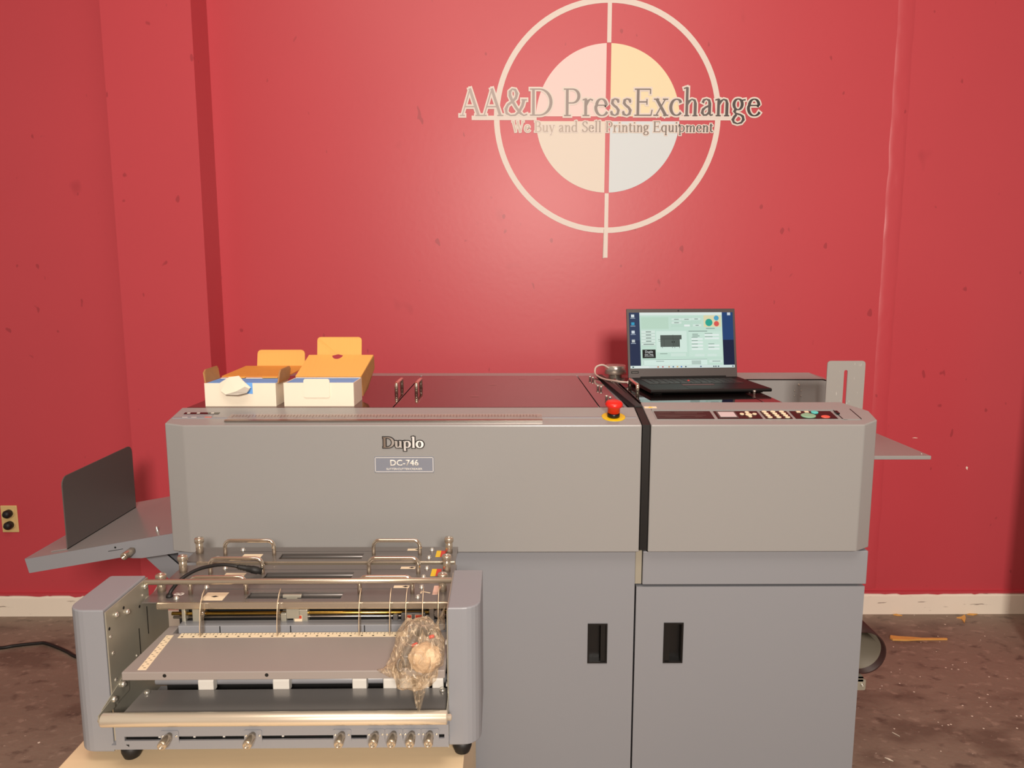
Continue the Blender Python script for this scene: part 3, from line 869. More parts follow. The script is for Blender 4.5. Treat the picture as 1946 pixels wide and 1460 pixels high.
part('start_key', sdisc(0.803, 1.934, 0.020, 0.0022, 0.0050, 0.015), mat('pale_green_key', (142, 186, 156), 0.4), cp, 'large pale green key')
part('test_key', sdisc(0.829, 1.957, 0.010, 0.0022, 0.0050, 0.009), mat('turquoise_key', (92, 208, 204), 0.35), cp, 'turquoise key')
part('stop_key', sdisc(0.846, 1.926, 0.012, 0.0022, 0.0050, 0.008), mat('coral_stop_key', (238, 100, 84), 0.35), cp, 'coral key')
for x in (0.781, 0.803):
    part('small_key', splate(x, x + 0.011, 1.957, 1.965, 0.0022, 0.004), 'cream', cp)
for x0, x1, y in ((0.407, 0.44, 1.958), (0.45, 0.53, 1.960), (0.45, 0.51, 1.952), (0.404, 0.53, 1.938), (0.42, 0.46, 1.930), (0.50, 0.52, 1.930)):
    part('panel_diagram', splate(x0, x1, y, y + 0.0016, 0.0022, 0.0024), mat('faint_print', (104, 84, 80), 0.4), cp)
part('panel_lid', splate(0.889, 0.935, 1.914, 1.985, 0, 0.002), 'grey', cp)
for x in (0.8865, 0.936):
    part('lid_gap', splate(x, x + 0.002, 1.916, 1.984, 0, 0.0022), 'gap', cp)
part('lid_latch', splate(0.884, 0.892, 1.944, 1.962, 0.001, 0.006), 'black', cp)
ws_ = part('warning_sticker', splate(0.376, 0.410, 1.994, 2.006, 0, 0.0008), 'cream', cc)
part('warning_triangle', MB().prism([slope(0.386, 1.996, 0.0008), slope(0.400, 1.996, 0.0008), slope(0.393, 2.004, 0.0008)], (0, -0.0001, 0.0004)), 'yellow', ws_)
# left delivery tray
TR = lambda x, y: 0.689 + (x + 1.3997) * 0.178
tx0, tx1, ty0, ty1 = -1.397, -0.896, 2.05, 2.56
tr = part('delivery_tray', MB().prism([(tx0, ty0, TR(tx0, 0)), (tx1, ty0, TR(tx1, 0)), (tx1, ty1, TR(tx1, 0)), (tx0, ty1, TR(tx0, 0))], (0, 0, -0.004)), 'grey', mc)
lipm = MB().prism([(tx0, ty0, TR(tx0, 0)), (tx0 + 0.009, ty0, TR(tx0, 0) - 0.042), (-1.115, ty0, 0.695), (-1.085, ty0, 0.692), (-1.06, ty0, 0.692), (tx1, ty0, TR(tx1, 0) - 0.062), (tx1, ty0, TR(tx1, 0))], (0, -0.003, 0))
part('tray_lip', lipm, 'grey_lo', tr)
part('tray_lip', MB().prism([(tx0, ty0, TR(tx0, 0)), (tx0 + 0.009, ty0, TR(tx0, 0) - 0.042), (tx0 + 0.009, ty1, TR(tx0, 0) - 0.042), (tx0, ty1, TR(tx0, 0))], (-0.003, 0, 0)), 'grey_lo', tr)
fx = -1.288
zf = TR(fx, 0) + 0.0005
fpts = [(fx, 2.075, zf), (fx, 2.475, zf), (fx, 2.475, 0.905)] + [(fx, 2.450 + 0.025 * math.cos(R(a)), 0.905 + 0.025 * math.sin(R(a))) for a in (22, 45, 67, 90)] + [(fx, 2.10 + 0.025 * math.cos(R(a)), 0.900 + 0.025 * math.sin(R(a))) for a in (90, 112, 135, 157, 180)]
fe = part('tray_fence', MB().prism(fpts, (-0.003, 0, 0)), 'dgrey', tr, 'dark grey upright fence plate')
part('fence_foot', MB().prism([(fx, 2.075, zf), (fx - 0.05, 2.075, zf - 0.0085), (fx - 0.05, 2.475, zf - 0.0085), (fx, 2.475, zf)], (0, 0, 0.002)), 'grey', fe)
part('tray_knob', MB().lathe((-1.082, 2.047, 0.7185), (-0.12, -0.98, -0.10), [(0.006, 0), (0.006, 0.006), (0.0105, 0.008), (0.0105, 0.045), (0.008, 0.048), (0.005, 0.048), (0.004, 0.03)], 20), 'nickel', tr, 'knurled metal knob')
part('knob_screw', screw((-1.098, 2.047, 0.704), (0, -1, 0), 0.004, 0.004), 'bscrew', tr)
part('lip_slot', MB().prism([(-1.155, 2.047, 0.712), (-1.112, 2.047, 0.7195), (-1.112, 2.047, 0.721), (-1.155, 2.047, 0.7135)], (0, -0.0004, 0)), 'bmatte', tr)
part('lip_hole', MB().lathe((-1.134, 2.047, 0.7245), (0, -1, 0), [(0.003, 0), (0.003, 0.0004)], 12), 'bmatte', tr)
part('tray_pin', MB().lathe((-1.035, 2.10, TR(-1.035, 0)), (-0.15, 0, 1), [(0.005, 0), (0.004, 0.002), (0.0035, 0.014), (0.002, 0.016)], 12), 'bscrew', tr)
br = MB().prism([(-1.110, 2.115, 0.695), (-1.040, 2.115, 0.70), (-0.897, 2.115, 0.565), (-0.897, 2.115, 0.475)], (0, 0.004, 0))
br.prism([(-1.040, 2.115, 0.70), (-0.897, 2.115, 0.565), (-0.897, 2.115, 0.561), (-1.040, 2.115, 0.696)], (0, 0.05, 0))
part('tray_brace', br, 'grey_lo', tr)
# waste duct and its bracket on the right flank
mb = MB()
n = 40
dc = Vector((1.083, 2.10, 0.365))


def duct_ring(rad, y, dx=0.0):
    ring = []
    for k in range(n):
        a = 2 * math.pi * k / n
        rr = rad - 0.010 * math.exp(-((a - 4.35) / 0.16) ** 2)
        ring.append((dc.x + dx + rr * math.cos(a), y, dc.z + rr * math.sin(a)))
    return ring


t = bmesh.new()
rings = [[t.verts.new(p) for p in duct_ring(rad, y)] for rad, y in ((0.069, 2.65), (0.069, 2.10), (0.0655, 2.10), (0.0655, 2.65))]
for i in range(4):
    a, b = rings[i], rings[(i + 1) % 4]
    for k in range(n):
        f = t.faces.new((a[k], a[(k + 1) % n], b[(k + 1) % n], b[k]))
        f.smooth = i in (0, 2)
bmesh.ops.recalc_face_normals(t, faces=t.faces)
du = part('waste_duct', MB().add(t), 'pipe', mc, 'dark brown open duct end')
t = bmesh.new()
rings = [[t.verts.new(p) for p in duct_ring(rad, y)] for rad, y in ((0.0652, 2.64), (0.0652, 2.125), (0.0645, 2.125), (0.0645, 2.64))]
for i in range(4):
    a, b = rings[i], rings[(i + 1) % 4]
    for k in range(n):
        f = t.faces.new((a[k], a[(k + 1) % n], b[(k + 1) % n], b[k]))
        f.smooth = i in (0, 2)
bmesh.ops.recalc_face_normals(t, faces=t.faces)
part('duct_lining', MB().add(t), 'pipein', du)
bk = part('duct_bracket', MB().prism(rounded(0.96, 1.088, 0.252, 0.287, 0.005, 2.085), (0, 0.004, 0)).box(0.966, 1.080, 2.085, 2.16, 0.290, 0.294).box(0.966, 1.080, 2.085, 2.089, 0.28, 0.294), 'zinc', mc)
part('screw', screw((1.077, 2.085, 0.270), (0, -1, 0), 0.005, 0.004), 'bscrew', bk)

# clear ruler lying on the sloping strip
cl = bpy.data.materials.new('clear_plastic')
cl.use_nodes = True
nt = cl.node_tree
b = nt.nodes['Principled BSDF']
tr_ = nt.nodes.new('ShaderNodeBsdfTransparent')
ms = nt.nodes.new('ShaderNodeMixShader')
ms.inputs[0].default_value = 0.30
b.inputs['Base Color'].default_value = srgb(196, 176, 166)
b.inputs['Roughness'].default_value = 0.1
nt.links.new(tr_.outputs[0], ms.inputs[1])
nt.links.new(b.outputs[0], ms.inputs[2])
nt.links.new(ms.outputs[0], nt.nodes['Material Output'].inputs[0])
ru = thing('clear_ruler', 'long clear plastic ruler lying on the sloped edge of the grey cover', 'ruler', slope(-0.32, 1.925, 0.0005))
part('ruler_blade', splate(-0.742, 0.091, 1.908, 1.949, 0.0006, 0.0028), cl, ru)
mb = MB()
for i in range(96):
    x = -0.732 + i * 0.0085
    mb.box(x, x + 0.0011, 1.931 if i % 5 else 1.926, 1.944, 0.0028, 0.0030)
part('ruler_graduations', mb.map(lambda c: slope(c.x, c.y, c.z)), mat('ruler_ink', (116, 92, 86), 0.5), ru)['kind'] = 'stuff'
part('ruler_edge_bar', splate(-0.742, 0.091, 1.899, 1.907, 0.0006, 0.0055), 'steel', ru)

# ================================================================ LAPTOP
LO = Vector((0.4105, 2.475, 1.1417))
LYAW = R(5.2)
lt = thing('laptop', 'open black laptop with lit screen on the glossy machine lid', 'laptop', LO, rz=LYAW)
LW, LD = 0.383, 0.264
# local frame: x across from the hinge's left end, y = 0 at hinge (towards viewer negative)
Lp = lambda x, y, z: LO + Vector((x, y, z))
# base sits tilted a little: thin wedge on short rubber feet
mb = MB().prism([Lp(0, 0.008, 0.004), Lp(0, -LD, 0.006), Lp(0, -LD - 0.003, 0.012), Lp(0, -LD, 0.0165), Lp(0, 0.008, 0.0185)], (LW, 0, 0), 0.0015)
ba = part('base', mb, 'lapk', lt)
for x in (0.03, LW - 0.03):
    for y in (-0.02, -LD + 0.03):
        part('foot', MB().box(LO.x + x - 0.012, LO.x + x + 0.012, LO.y + y - 0.006, LO.y + y + 0.006, LO.z, LO.z + 0.006), 'rubber', ba)
ZT = lambda y: 0.0185 - 0.002 * (-(y) / LD)
kb = MB()
KM = mat('key_black', (34, 29, 29), 0.4)
for r_ in range(6):
    nk = 14 if r_ < 5 else 9
    for k in range(nk):
        kw = 0.316 / nk
        x = 0.03 + k * kw
        y = -0.035 - r_ * 0.0185
        kb.box(LO.x + x + 0.001, LO.x + x + kw - 0.0015, LO.y + y - 0.016, LO.y + y, LO.z + ZT(y) - 0.001, LO.z + ZT(y) + 0.0012, 0.0006)
part('keyboard', kb, KM, lt)
part('pointing_stick', MB().lathe(Lp(0.178, -0.088, ZT(-0.088)), (0, 0, 1), [(0.004, 0), (0.004, 0.003), (0.002, 0.0036)], 14), 'redplastic', lt)
part('touchpad', MB().box(LO.x + 0.128, LO.x + 0.236, LO.y - 0.25, LO.y - 0.178, LO.z + ZT(-0.21) - 0.0006, LO.z + ZT(-0.21) + 0.0003), 'lapk', lt)
part('touchpad_button', MB().box(LO.x + 0.130, LO.x + 0.234, LO.y - 0.176, LO.y - 0.160, LO.z + ZT(-0.165) - 0.001, LO.z + ZT(-0.165) + 0.0007), mat('dark_red_trim', (96, 24, 26), 0.4), lt)
# lid
LH, LEAN = 0.238, R(12)
ld_u = Vector((0, math.sin(LEAN), math.cos(LEAN)))
ld_n = Vector((0, -math.cos(LEAN), math.sin(LEAN)))   # towards viewer
H0 = LO + Vector((0, 0.004, 0.017))
Lv = lambda x, v, h: H0 + Vector((x, 0, 0)) + ld_u * v + ld_n * h


def lidbox(x0, x1, v0, v1, h0, h1, bev=0.0):
    return MB().box(x0, x1, v0, v1, h0, h1, bev).map(lambda c: Lv(c.x, c.y, c.z))


lid = part('lid', lidbox(0, LW, 0, LH, -0.006, 0, 0.0015), 'lap', lt)
part('hinge', lidbox(0.04, LW - 0.04, -0.006, 0.006, -0.008, 0.001, 0.002), 'lapk', lt)
part('camera_lens', MB().lathe(Lv(0.182, LH - 0.007, 0), ld_n, [(0.0026, 0), (0.0026, 0.0006)], 14), 'bmatte', lid)
part('camera_light', MB().lathe(Lv(0.191, LH - 0.007, 0), ld_n, [(0.0022, 0), (0.0022, 0.0004)], 14), 'dgrey', lid)
bl = part('maker_label', lidbox(0.010, 0.036, 0.016, 0.024, 0, 0.0006), 'bmatte', lid)
DX0, DX1, DV0, DV1 = 0.008, LW - 0.008, 0.033, LH - 0.013
scr = part('display', lidbox(DX0, DX1, DV0, DV1, 0, 0.0004), screen_mat('desktop_blue', (24, 44, 82), 0.9), lt)


def ui(name, x0, x1, y0, y1, col, lvl=1, m=None, e=0.85):
    """A patch of the screen picture; x, y run 0..1 from the display's upper left corner."""
    W_, H_ = DX1 - DX0, DV1 - DV0
    h = 0.0004 + 0.00012 * lvl
    return part(name, lidbox(DX0 + x0 * W_, DX0 + x1 * W_, DV1 - y1 * H_, DV1 - y0 * H_, h - 0.00012, h), m or UIM(col, e), scr)


_ui = {}


def UIM(col, e=0.85):
    if (col, e) not in _ui:
        _ui[(col, e)] = screen_mat('screen_colour', col, e)
    return _ui[(col, e)]


def udisc(name, x, y, r, col, lvl=3):
    W_, H_ = DX1 - DX0, DV1 - DV0
    return part(name, MB().lathe(Lv(DX0 + x * W_, DV1 - y * H_, 0.0004 + 0.00012 * lvl - 0.0002), ld_n, [(r * W_, 0), (r * W_, 0.0002)], 24), UIM(col), scr)


def utext(txt, x, y, size, col, lvl=4, width=None):
    W_, H_ = DX1 - DX0, DV1 - DV0
    return part('screen_text', sans_text(txt, size, lambda a, b, h: Lv(DX0 + x * W_ + a, DV1 - y * H_ + b, 0.0004 + 0.00012 * lvl + h), 0.0001, 0.0, width), UIM(col), scr)


ui('desktop_sky', 0.895, 1.0, 0, 0.5, (26, 66, 118), 1)
ui('desktop_sky', 0, 0.1, 0, 0.5, (40, 58, 92), 1)
ui('desktop_sky', 0.895, 1.0, 0.5, 0.95, (12, 26, 62), 1)
ui('desktop_sky', 0, 0.1, 0.5, 0.95, (22, 40, 76), 1)
BG = (205, 234, 218)
ui('application_window', 0.10, 0.893, 0.0, 0.953, BG, 2)
ui('title_bar', 0.10, 0.893, 0.0, 0.05, (232, 244, 238), 3)
ui('taskbar', 0, 1, 0.953, 1, (222, 238, 234), 3)
LN = (146, 172, 160)
ui('group_box', 0.113, 0.375, 0.085, 0.295, (196, 226, 206), 3)
ui('group_box', 0.40, 0.69, 0.085, 0.265, (200, 230, 213), 3)
for x0, x1, y0, y1 in ((0.405, 0.50, 0.105, 0.145), (0.503, 0.597, 0.105, 0.145), (0.60, 0.685, 0.10, 0.14), (0.405, 0.50, 0.165, 0.205), (0.61, 0.69, 0.215, 0.255)):
    ui('screen_button', x0, x1, y0, y1, (224, 242, 232), 4)
    ui('screen_text_line', x0 + 0.025, x1 - 0.025, y0 + 0.014, y1 - 0.014, (120, 140, 132), 5)
ui('input_field', 0.525, 0.58, 0.22, 0.255, (244, 252, 248), 4)
ui('cream_panel', 0.715, 0.882, 0.055, 0.265, (234, 226, 182), 4)
udisc('start_icon', 0.765, 0.185, 0.035, (40, 172, 150), 5)
udisc('clear_icon', 0.838, 0.105, 0.024, (84, 170, 206), 5)
udisc('stop_icon', 0.838, 0.208, 0.025, (228, 92, 84), 5)
ui('screen_text_line', 0.735, 0.82, 0.285, 0.298, (132, 152, 144), 4)
for i in range(5):
    y = 0.325 + i * 0.0555
    ui('screen_button', 0.113, 0.243, y, y + 0.047, (226, 243, 233), 4)
    ui('screen_text_line', 0.155 - (0.025 if i == 4 else 0), 0.205 + (0.025 if i == 4 else 0), y + 0.016, y + 0.030, (110, 130, 122), 5)
    ui('screen_rule', 0.113, 0.243, y + 0.047, y + 0.051, LN, 4)
ui('logo_tile', 0.117, 0.243, 0.665, 0.82, (14, 16, 16), 4)
utext('Duplo', 0.180, 0.706, 0.0120, (236, 240, 238), 6, 0.027)
utext('DC-746', 0.180, 0.762, 0.0095, (236, 240, 238), 6, 0.029)
ui('screen_text_line', 0.135, 0.226, 0.787, 0.792, (190, 196, 192), 5)
ui('machine_picture', 0.253, 0.545, 0.335, 0.715, (222, 244, 232), 3)
for x0, x1, y0, y1, c in ((0.292, 0.496, 0.408, 0.485, (82, 92, 86)), (0.292, 0.412, 0.485, 0.62, (88, 98, 92)), (0.414, 0.478, 0.485, 0.62, (84, 94, 88)), (0.412, 0.4145, 0.40, 0.62, (50, 58, 54)), (0.292, 0.496, 0.478, 0.482, (50, 58, 54)), (0.3265, 0.3285, 0.485, 0.62, (56, 64, 60)), (0.400, 0.408, 0.52, 0.545, (14, 16, 16)), (0.420, 0.428, 0.52, 0.545, (14, 16, 16)), (0.27, 0.292, 0.486, 0.492, (40, 48, 44)), (0.275, 0.292, 0.515, 0.52, (40, 48, 44)), (0.306, 0.312, 0.625, 0.637, (30, 34, 32)), (0.402, 0.408, 0.625, 0.637, (30, 34, 32)), (0.424, 0.430, 0.625, 0.637, (30, 34, 32)), (0.470, 0.476, 0.625, 0.637, (30, 34, 32))):
    ui('picture_block', x0, x1, y0, y1, c, 4 if c[0] > 60 else 5)
ui('screen_text_line', 0.285, 0.355, 0.737, 0.748, (140, 160, 150), 4)
ui('screen_button', 0.388, 0.533, 0.735, 0.79, (218, 240, 228), 4)
ui('group_box', 0.565, 0.882, 0.345, 0.80, (212, 239, 224), 3)
ui('screen_text_line', 0.565, 0.745, 0.335, 0.347, (122, 142, 134), 4)
for i, y in enumerate((0.39, 0.42)):
    ui('screen_text_line', 0.60, 0.655 + 0.015 * i, y, y + 0.012, (122, 142, 134), 4)
for x, w_, ys in ((0.59, 0.11, (0.465, 0.525, 0.585, 0.645)), (0.718, 0.14, (0.395, 0.455)), (0.75, 0.108, (0.585, 0.645))):
    for y in ys:
        ui('input_field', x, x + w_, y, y + 0.032, (240, 251, 246), 4)
        ui('screen_text_line', x + 0.002, x + w_ * 0.55, y - 0.018, y - 0.008, (134, 154, 146), 4)
for x in (0.62, 0.74):
    ui('screen_button', x, x + 0.09, 0.755, 0.795, (222, 242, 232), 4)
ui('job_table', 0.115, 0.735, 0.85, 0.945, (224, 246, 236), 3)
ui('screen_rule', 0.115, 0.735, 0.845, 0.850, (110, 130, 122), 4)
for y in (0.872, 0.89, 0.908, 0.926):
    ui('screen_text_line', 0.585, 0.675, y, y + 0.008, (128, 148, 140), 4)
    ui('screen_text_line', 0.122, 0.128, y, y + 0.008, (128, 148, 140), 4)
ui('screen_text_line', 0.245, 0.32, 0.872, 0.881, (128, 148, 140), 4)
ui('screen_button', 0.755, 0.882, 0.86, 0.91, (222, 242, 232), 4)
ui('screen_text_line', 0.785, 0.862, 0.88, 0.89, (122, 142, 134), 5)
for x, c in ((0.018, (40, 60, 70)), (0.255, (196, 110, 60)), (0.30, (190, 80, 90)), (0.36, (196, 140, 90)), (0.40, (60, 110, 140)), (0.44, (220, 170, 80)), (0.478, (40, 110, 190)), (0.52, (50, 80, 90)), (0.665, (60, 90, 130)), (0.79, (70, 90, 96)), (0.81, (70, 90, 96)), (0.835, (70, 90, 96)), (0.975, (60, 80, 100))):
    ui('taskbar_icon', x, x + 0.014, 0.966, 0.988, c, 4)
ui('search_box', 0.045, 0.175, 0.962, 0.992, (236, 246, 242), 4)
for y, c in ((0.035, (226, 236, 240)), (0.175, (46, 160, 200)), (0.325, (220, 230, 236)), (0.485, (200, 206, 206))):
    ui('desktop_icon', 0.02, 0.05, y, y + 0.05, c, 4)
    ui('screen_text_line', 0.012, 0.058, y + 0.062, y + 0.072, (176, 190, 206), 4)
ui('desktop_icon', 0.945, 0.975, 0.005, 0.055, (210, 220, 226), 4)
part('maker_lettering', sans_text('Lenovo', 0.0062, lambda a, b, h: Lv(0.023 + a, 0.020 + b, 0.0006 + h), 0.0001, 0, 0.020), mat('grey_lettering', (150, 142, 138), 0.5), lid)

# cable from the steel knob to the laptop
cab = thing('data_cable', 'pale cable looping from the steel cylinder to the laptop side', 'cable', (0.36, 2.6, 1.146))
pts = [(0.375, 2.712, 1.166), (0.35, 2.70, 1.179), (0.325, 2.69, 1.172), (0.318, 2.66, 1.153), (0.325, 2.60, 1.1475), (0.340, 2.53, 1.1475), (0.362, 2.46, 1.152), (0.383, 2.43, 1.1525), (0.398, 2.424, 1.152)]
part('cord', MB().tube(smooth_path(pts), 0.0034, 10), 'cable_w', cab)
part('plug', MB().box(0.397, 0.4085, 2.417, 2.431, 1.1475, 1.1565, 0.002), 'white', cab)

# ================================================================ THE TWO CARTONS
def carton(label, x0, x1, y0, y1, z0, z1, torn):
    w_ = 0.0028
    t = thing('cardboard_box', label, 'box', ((x0 + x1) / 2, (y0 + y1) / 2, z0), 'opened white cartons on the machine')
    if torn:
        cx = x0 + 0.095
        pts = [(x0, y0, z0), (x1, y0, z0), (x1, y0, z1), (cx + 0.038, y0, z1), (cx + 0.038, y0, z0 + 0.034), (cx + 0.02, y0, z0 + 0.035), (cx - 0.01, y0, z0 + 0.034), (cx - 0.03, y0, z0 + 0.037), (cx - 0.043, y0, z0 + 0.045), (cx - 0.04, y0, z1), (x0, y0, z1)]
    else:
        pts = [(x0, y0, z0), (x1, y0, z0), (x1, y0, z1), (x0, y0, z1)]
    part('front_panel', MB().prism(pts, (0, w_, 0)), 'boxw', t)
    part('bottom_panel', MB().box(x0 + w_, x1 - w_, y0 + w_, y1 - w_, z0, z0 + w_), 'kraft', t)
    part('side_panel', MB().box(x0, x0 + w_, y0 + w_, y1, z0, z1 - 0.001), 'boxw', t)
    part('side_panel', MB().box(x1 - w_, x1, y0 + w_, y1, z0, z1 - 0.001), 'boxw', t)
    part('back_panel', MB().box(x0 + w_, x1 - w_, y1 - w_, y1, z0, z1), 'boxw', t)
    return t


BZ = TZ + 0.0032
bA = carton('torn white carton, the one with a ripped front and low lid', -0.841, -0.644, 2.026, 2.145, BZ, 1.2065, True)
bB = carton('white carton with intact front tab and tall raised lid', -0.622, -0.428, 2.026, 2.140, BZ, 1.2075, False)


def sheet(pts, th, d=None):
    pts = [Vector(p) for p in pts]
    nrm_ = (pts[1] - pts[0]).cross(pts[2] - pts[0]).normalized()
    return MB().prism(pts, nrm_ * th)


# flaps of the torn carton
part('torn_flap', sheet([(-0.796, 2.022, 1.208), (-0.770, 2.018, 1.224), (-0.741, 2.016, 1.228), (-0.728, 2.012, 1.214), (-0.708, 2.010, 1.196), (-0.716, 2.006, 1.190), (-0.745, 2.006, 1.178), (-0.777, 2.010, 1.176), (-0.792, 2.014, 1.186)], 0.0022), 'boxw', bA, 'torn white flap hanging over the front')
part('torn_flap', sheet([(-0.777, 2.006, 1.1765), (-0.745, 2.003, 1.186), (-0.720, 2.004, 1.199), (-0.708, 2.005, 1.1935), (-0.716, 2.003, 1.182), (-0.74, 2.001, 1.1765)], 0.002), mat('grey_card_back', (196, 188, 176), 0.7), bA)
for x, dx in ((-0.8425, -0.004), (-0.6405, 0.004)):
    f = part('side_flap', sheet([(x, 2.032, 1.2065), (x, 2.135, 1.2065), (x + dx, 2.135, 1.235), (x + dx, 2.126, 1.243), (x + dx, 2.046, 1.242), (x + dx, 2.034, 1.234)], 0.004), 'kraftd', bA)
part('lid', sheet([(-0.838, 2.1455, 1.208), (-0.648, 2.1455, 1.208), (-0.625, 2.285, 1.222), (-0.815, 2.285, 1.222)], 0.0028), mat('kraft_orange', (222, 150, 66), 0.75, var=0.06, vscale=30), bA)
part('tuck_flap', MB().prism([(-0.782, 2.288, 1.222), (-0.633, 2.288, 1.222)] + [(-0.645 + 0.012 * math.cos(R(a)), 2.292, 1.262 + 0.012 * math.sin(R(a))) for a in (0, 30, 60, 90)] + [(-0.768 + 0.012 * math.cos(R(a)), 2.292, 1.262 + 0.012 * math.sin(R(a))) for a in (90, 120, 150, 180)], (0, 0.0028, 0)), 'kraft', bA)
for x in (-0.81, -0.715):
    part('lid_tab', MB().box(x, x + 0.045, 2.128, 2.1405, 1.2066, 1.2095, 0.001), 'kraft', bA)
# flaps of the other carton
notch = [(-0.524 + 0.0165 * math.cos(R(a)), 2.2405, 1.2595 + 0.0165 * math.sin(R(a))) for a in range(360, 179, -20)]


def lidpt(x, f):
    return Vector((x, 2.1405 + 0.105 * f, 1.2085 + 0.052 * f))


lp_ = [lidpt(-0.621, 0), lidpt(-0.429, 0), lidpt(-0.411, 1)]
for a in range(0, 181, 20):
    lp_.append(lidpt(-0.519 + 0.0165 * math.cos(R(a)), 1 - 0.20 * math.sin(R(a))))
lp_.append(lidpt(-0.607, 1))
part('lid', sheet(lp_, 0.0028), 'kraft', bB)
tk = [(-0.583, 2.2478, 1.2605), (-0.538, 2.2478, 1.2605)] + [(-0.519 + 0.0165 * math.cos(R(a)), 2.2478, 1.2605 + 0.004 * math.sin(R(a))) for a in (180, 90, 0)] + [(-0.4475, 2.2478, 1.2605)]
part('tuck_flap', MB().prism(tk + [(-0.4575 + 0.010 * math.cos(R(a)), 2.256, 1.3065 + 0.010 * math.sin(R(a))) for a in (0, 30, 60, 90)] + [(-0.573 + 0.010 * math.cos(R(a)), 2.256, 1.3065 + 0.010 * math.sin(R(a))) for a in (90, 120, 150, 180)], (0, 0.0028, 0)), 'kraft', bB)
part('lid_wing', sheet([lidpt(-0.4285, 0.02), lidpt(-0.4095, 1.0), Vector((-0.409, 2.25, 1.222)), Vector((-0.4215, 2.20, 1.166)), Vector((-0.4265, 2.15, 1.150))], 0.0028), 'kraftd', bB)
part('front_tab', MB().prism(rounded(-0.566, -0.494, 1.166, 1.2185, 0.006, 2.0255), (0, -0.0022, 0)), 'boxw', bB)
for x0, x1, y1, nm, lab in ((-0.8375, -0.6475, 2.126, 'blue_pad', 'bright blue pad inside the torn white carton'), (-0.6185, -0.4315, 2.136, 'blue_pad', 'bright blue pad inside the carton with the tall lid')):
    tag(part(nm, MB().box(x0, x1, 2.0345, y1, BZ + 0.003, 1.2062, 0.001), 'blue'), lab, 'pad', 'blue pads in the cartons')

# ================================================================ BENCH
bench = thing('wooden_bench', 'pale plywood bench under the paper unit, panelled sides', 'bench', (-0.47, 1.42, 0))
part('bench_top', MB().box(-0.852, -0.0855, 1.02, 1.86, 0.553, 0.575, 0.002), 'wood', bench)
for x0, x1 in ((-0.850, -0.832), (-0.106, -0.088)):
    part('side_panel', MB().box(x0, x1, 1.03, 1.85, 0, 0.553), 'wood', bench)
part('back_panel', MB().box(-0.832, -0.106, 1.832, 1.85, 0, 0.553), 'wood', bench)
part('front_panel', MB().box(-0.832, -0.106, 1.03, 1.048, 0, 0.553), 'wood', bench)

# ================================================================ PAPER UNIT ON THE BENCH
un = thing('paper_scoring_unit', 'grey tabletop paper unit with rollers and ruled tray on the pale bench', 'machine', (-0.437, 1.38, 0.575), rz=0.008)


def side_cover(x0, x1, s):
    r = 0.034
    if s < 0:
        pl_ = [(x1, 1.30), (x1, 1.464), (x0 + 0.004, 1.464), (x0, 1.46)] + [(x0 + r + r * math.cos(R(a)), 1.30 + r + r * math.sin(R(a))) for a in range(180, 271, 15)]
    else:
        pl_ = [(x0, 1.30)] + [(x1 - r + r * math.cos(R(a)), 1.30 + r + r * math.sin(R(a))) for a in range(270, 361, 15)] + [(x1, 1.482), (x0, 1.482)]
    z0, z1 = (0.598, 0.883) if s < 0 else (0.606, 0.884)
    t = bmesh.new()
    a = [t.verts.new((x, y, z0)) for x, y in pl_]
    b = [t.verts.new((x, y, z1)) for x, y in pl_]
    t.faces.new(a)
    t.faces.new(b[::-1])
    k = len(a)
    for i in range(k):
        f = t.faces.new((a[i], b[i], b[(i + 1) % k], a[(i + 1) % k]))
    bmesh.ops.recalc_face_normals(t, faces=t.faces)
    bmesh.ops.bevel(t, geom=[e for e in t.edges if abs(e.verts[0].co.z - e.verts[1].co.z) < 1e-6], offset=0.0025, segments=2, affect='EDGES', profile=0.5)
    return part('side_cover', MB().add(t), 'grey_lo', un)


side_cover(-0.823, -0.7515, -1)
side_cover(-0.113, -0.0525, 1)
# inner side plates with slots, screws and holes
ip = part('side_plate', MB().prism([(-0.7505, 1.302, 0.60), (-0.7505, 1.466, 0.60), (-0.7505, 1.466, 0.878), (-0.7505, 1.302, 0.878)], (0.0025, 0, 0)), 'zinc', un)
part('rear_bracket', MB().prism([(-0.7505, 1.466, 0.577), (-0.7505, 1.545, 0.577), (-0.7505, 1.545, 0.822), (-0.7505, 1.520, 0.845), (-0.7505, 1.466, 0.825)], (0.0025, 0, 0)), 'zinc', un)
ip2 = part('side_plate', MB().prism([(-0.1155, 1.302, 0.60), (-0.1155, 1.482, 0.60), (-0.1155, 1.482, 0.878), (-0.1155, 1.302, 0.878)], (0.002, 0, 0)), 'zinc', un)
for y, z0, z1 in ((1.415, 0.73, 0.79), (1.452, 0.76, 0.82)):
    part('plate_slot', MB().box(-0.7482, -0.7478, y, y + 0.003, z0, z1), 'bmatte', ip)
for y, z, r_ in ((1.335, 0.858, 0.0055), (1.375, 0.845, 0.0055), (1.45, 0.865, 0.006), (1.46, 0.835, 0.005), (1.312, 0.825, 0.0035), (1.316, 0.79, 0.004), (1.318, 0.735, 0.004), (1.318, 0.69, 0.004), (1.44, 0.85, 0.003), (1.40, 0.74, 0.003)):
    part('screw', screw((-0.748, y, z), (1, 0, 0), r_, 0.005 if r_ > 0.0045 else 0.0015), 'bscrew', ip)
for y, z in ((1.310, 0.842), (1.365, 0.858), (1.425, 0.833)):
    part('plate_hole', MB().lathe((-0.748, y, z), (1, 0, 0), [(0.0032, 0), (0.0032, 0.0004)], 12), 'bmatte', ip)
for z in (0.802, 0.716):
    part('white_clip', MB().box(-0.1195, -0.1155, 1.318, 1.326, z, z + 0.006), 'nylon', ip2)
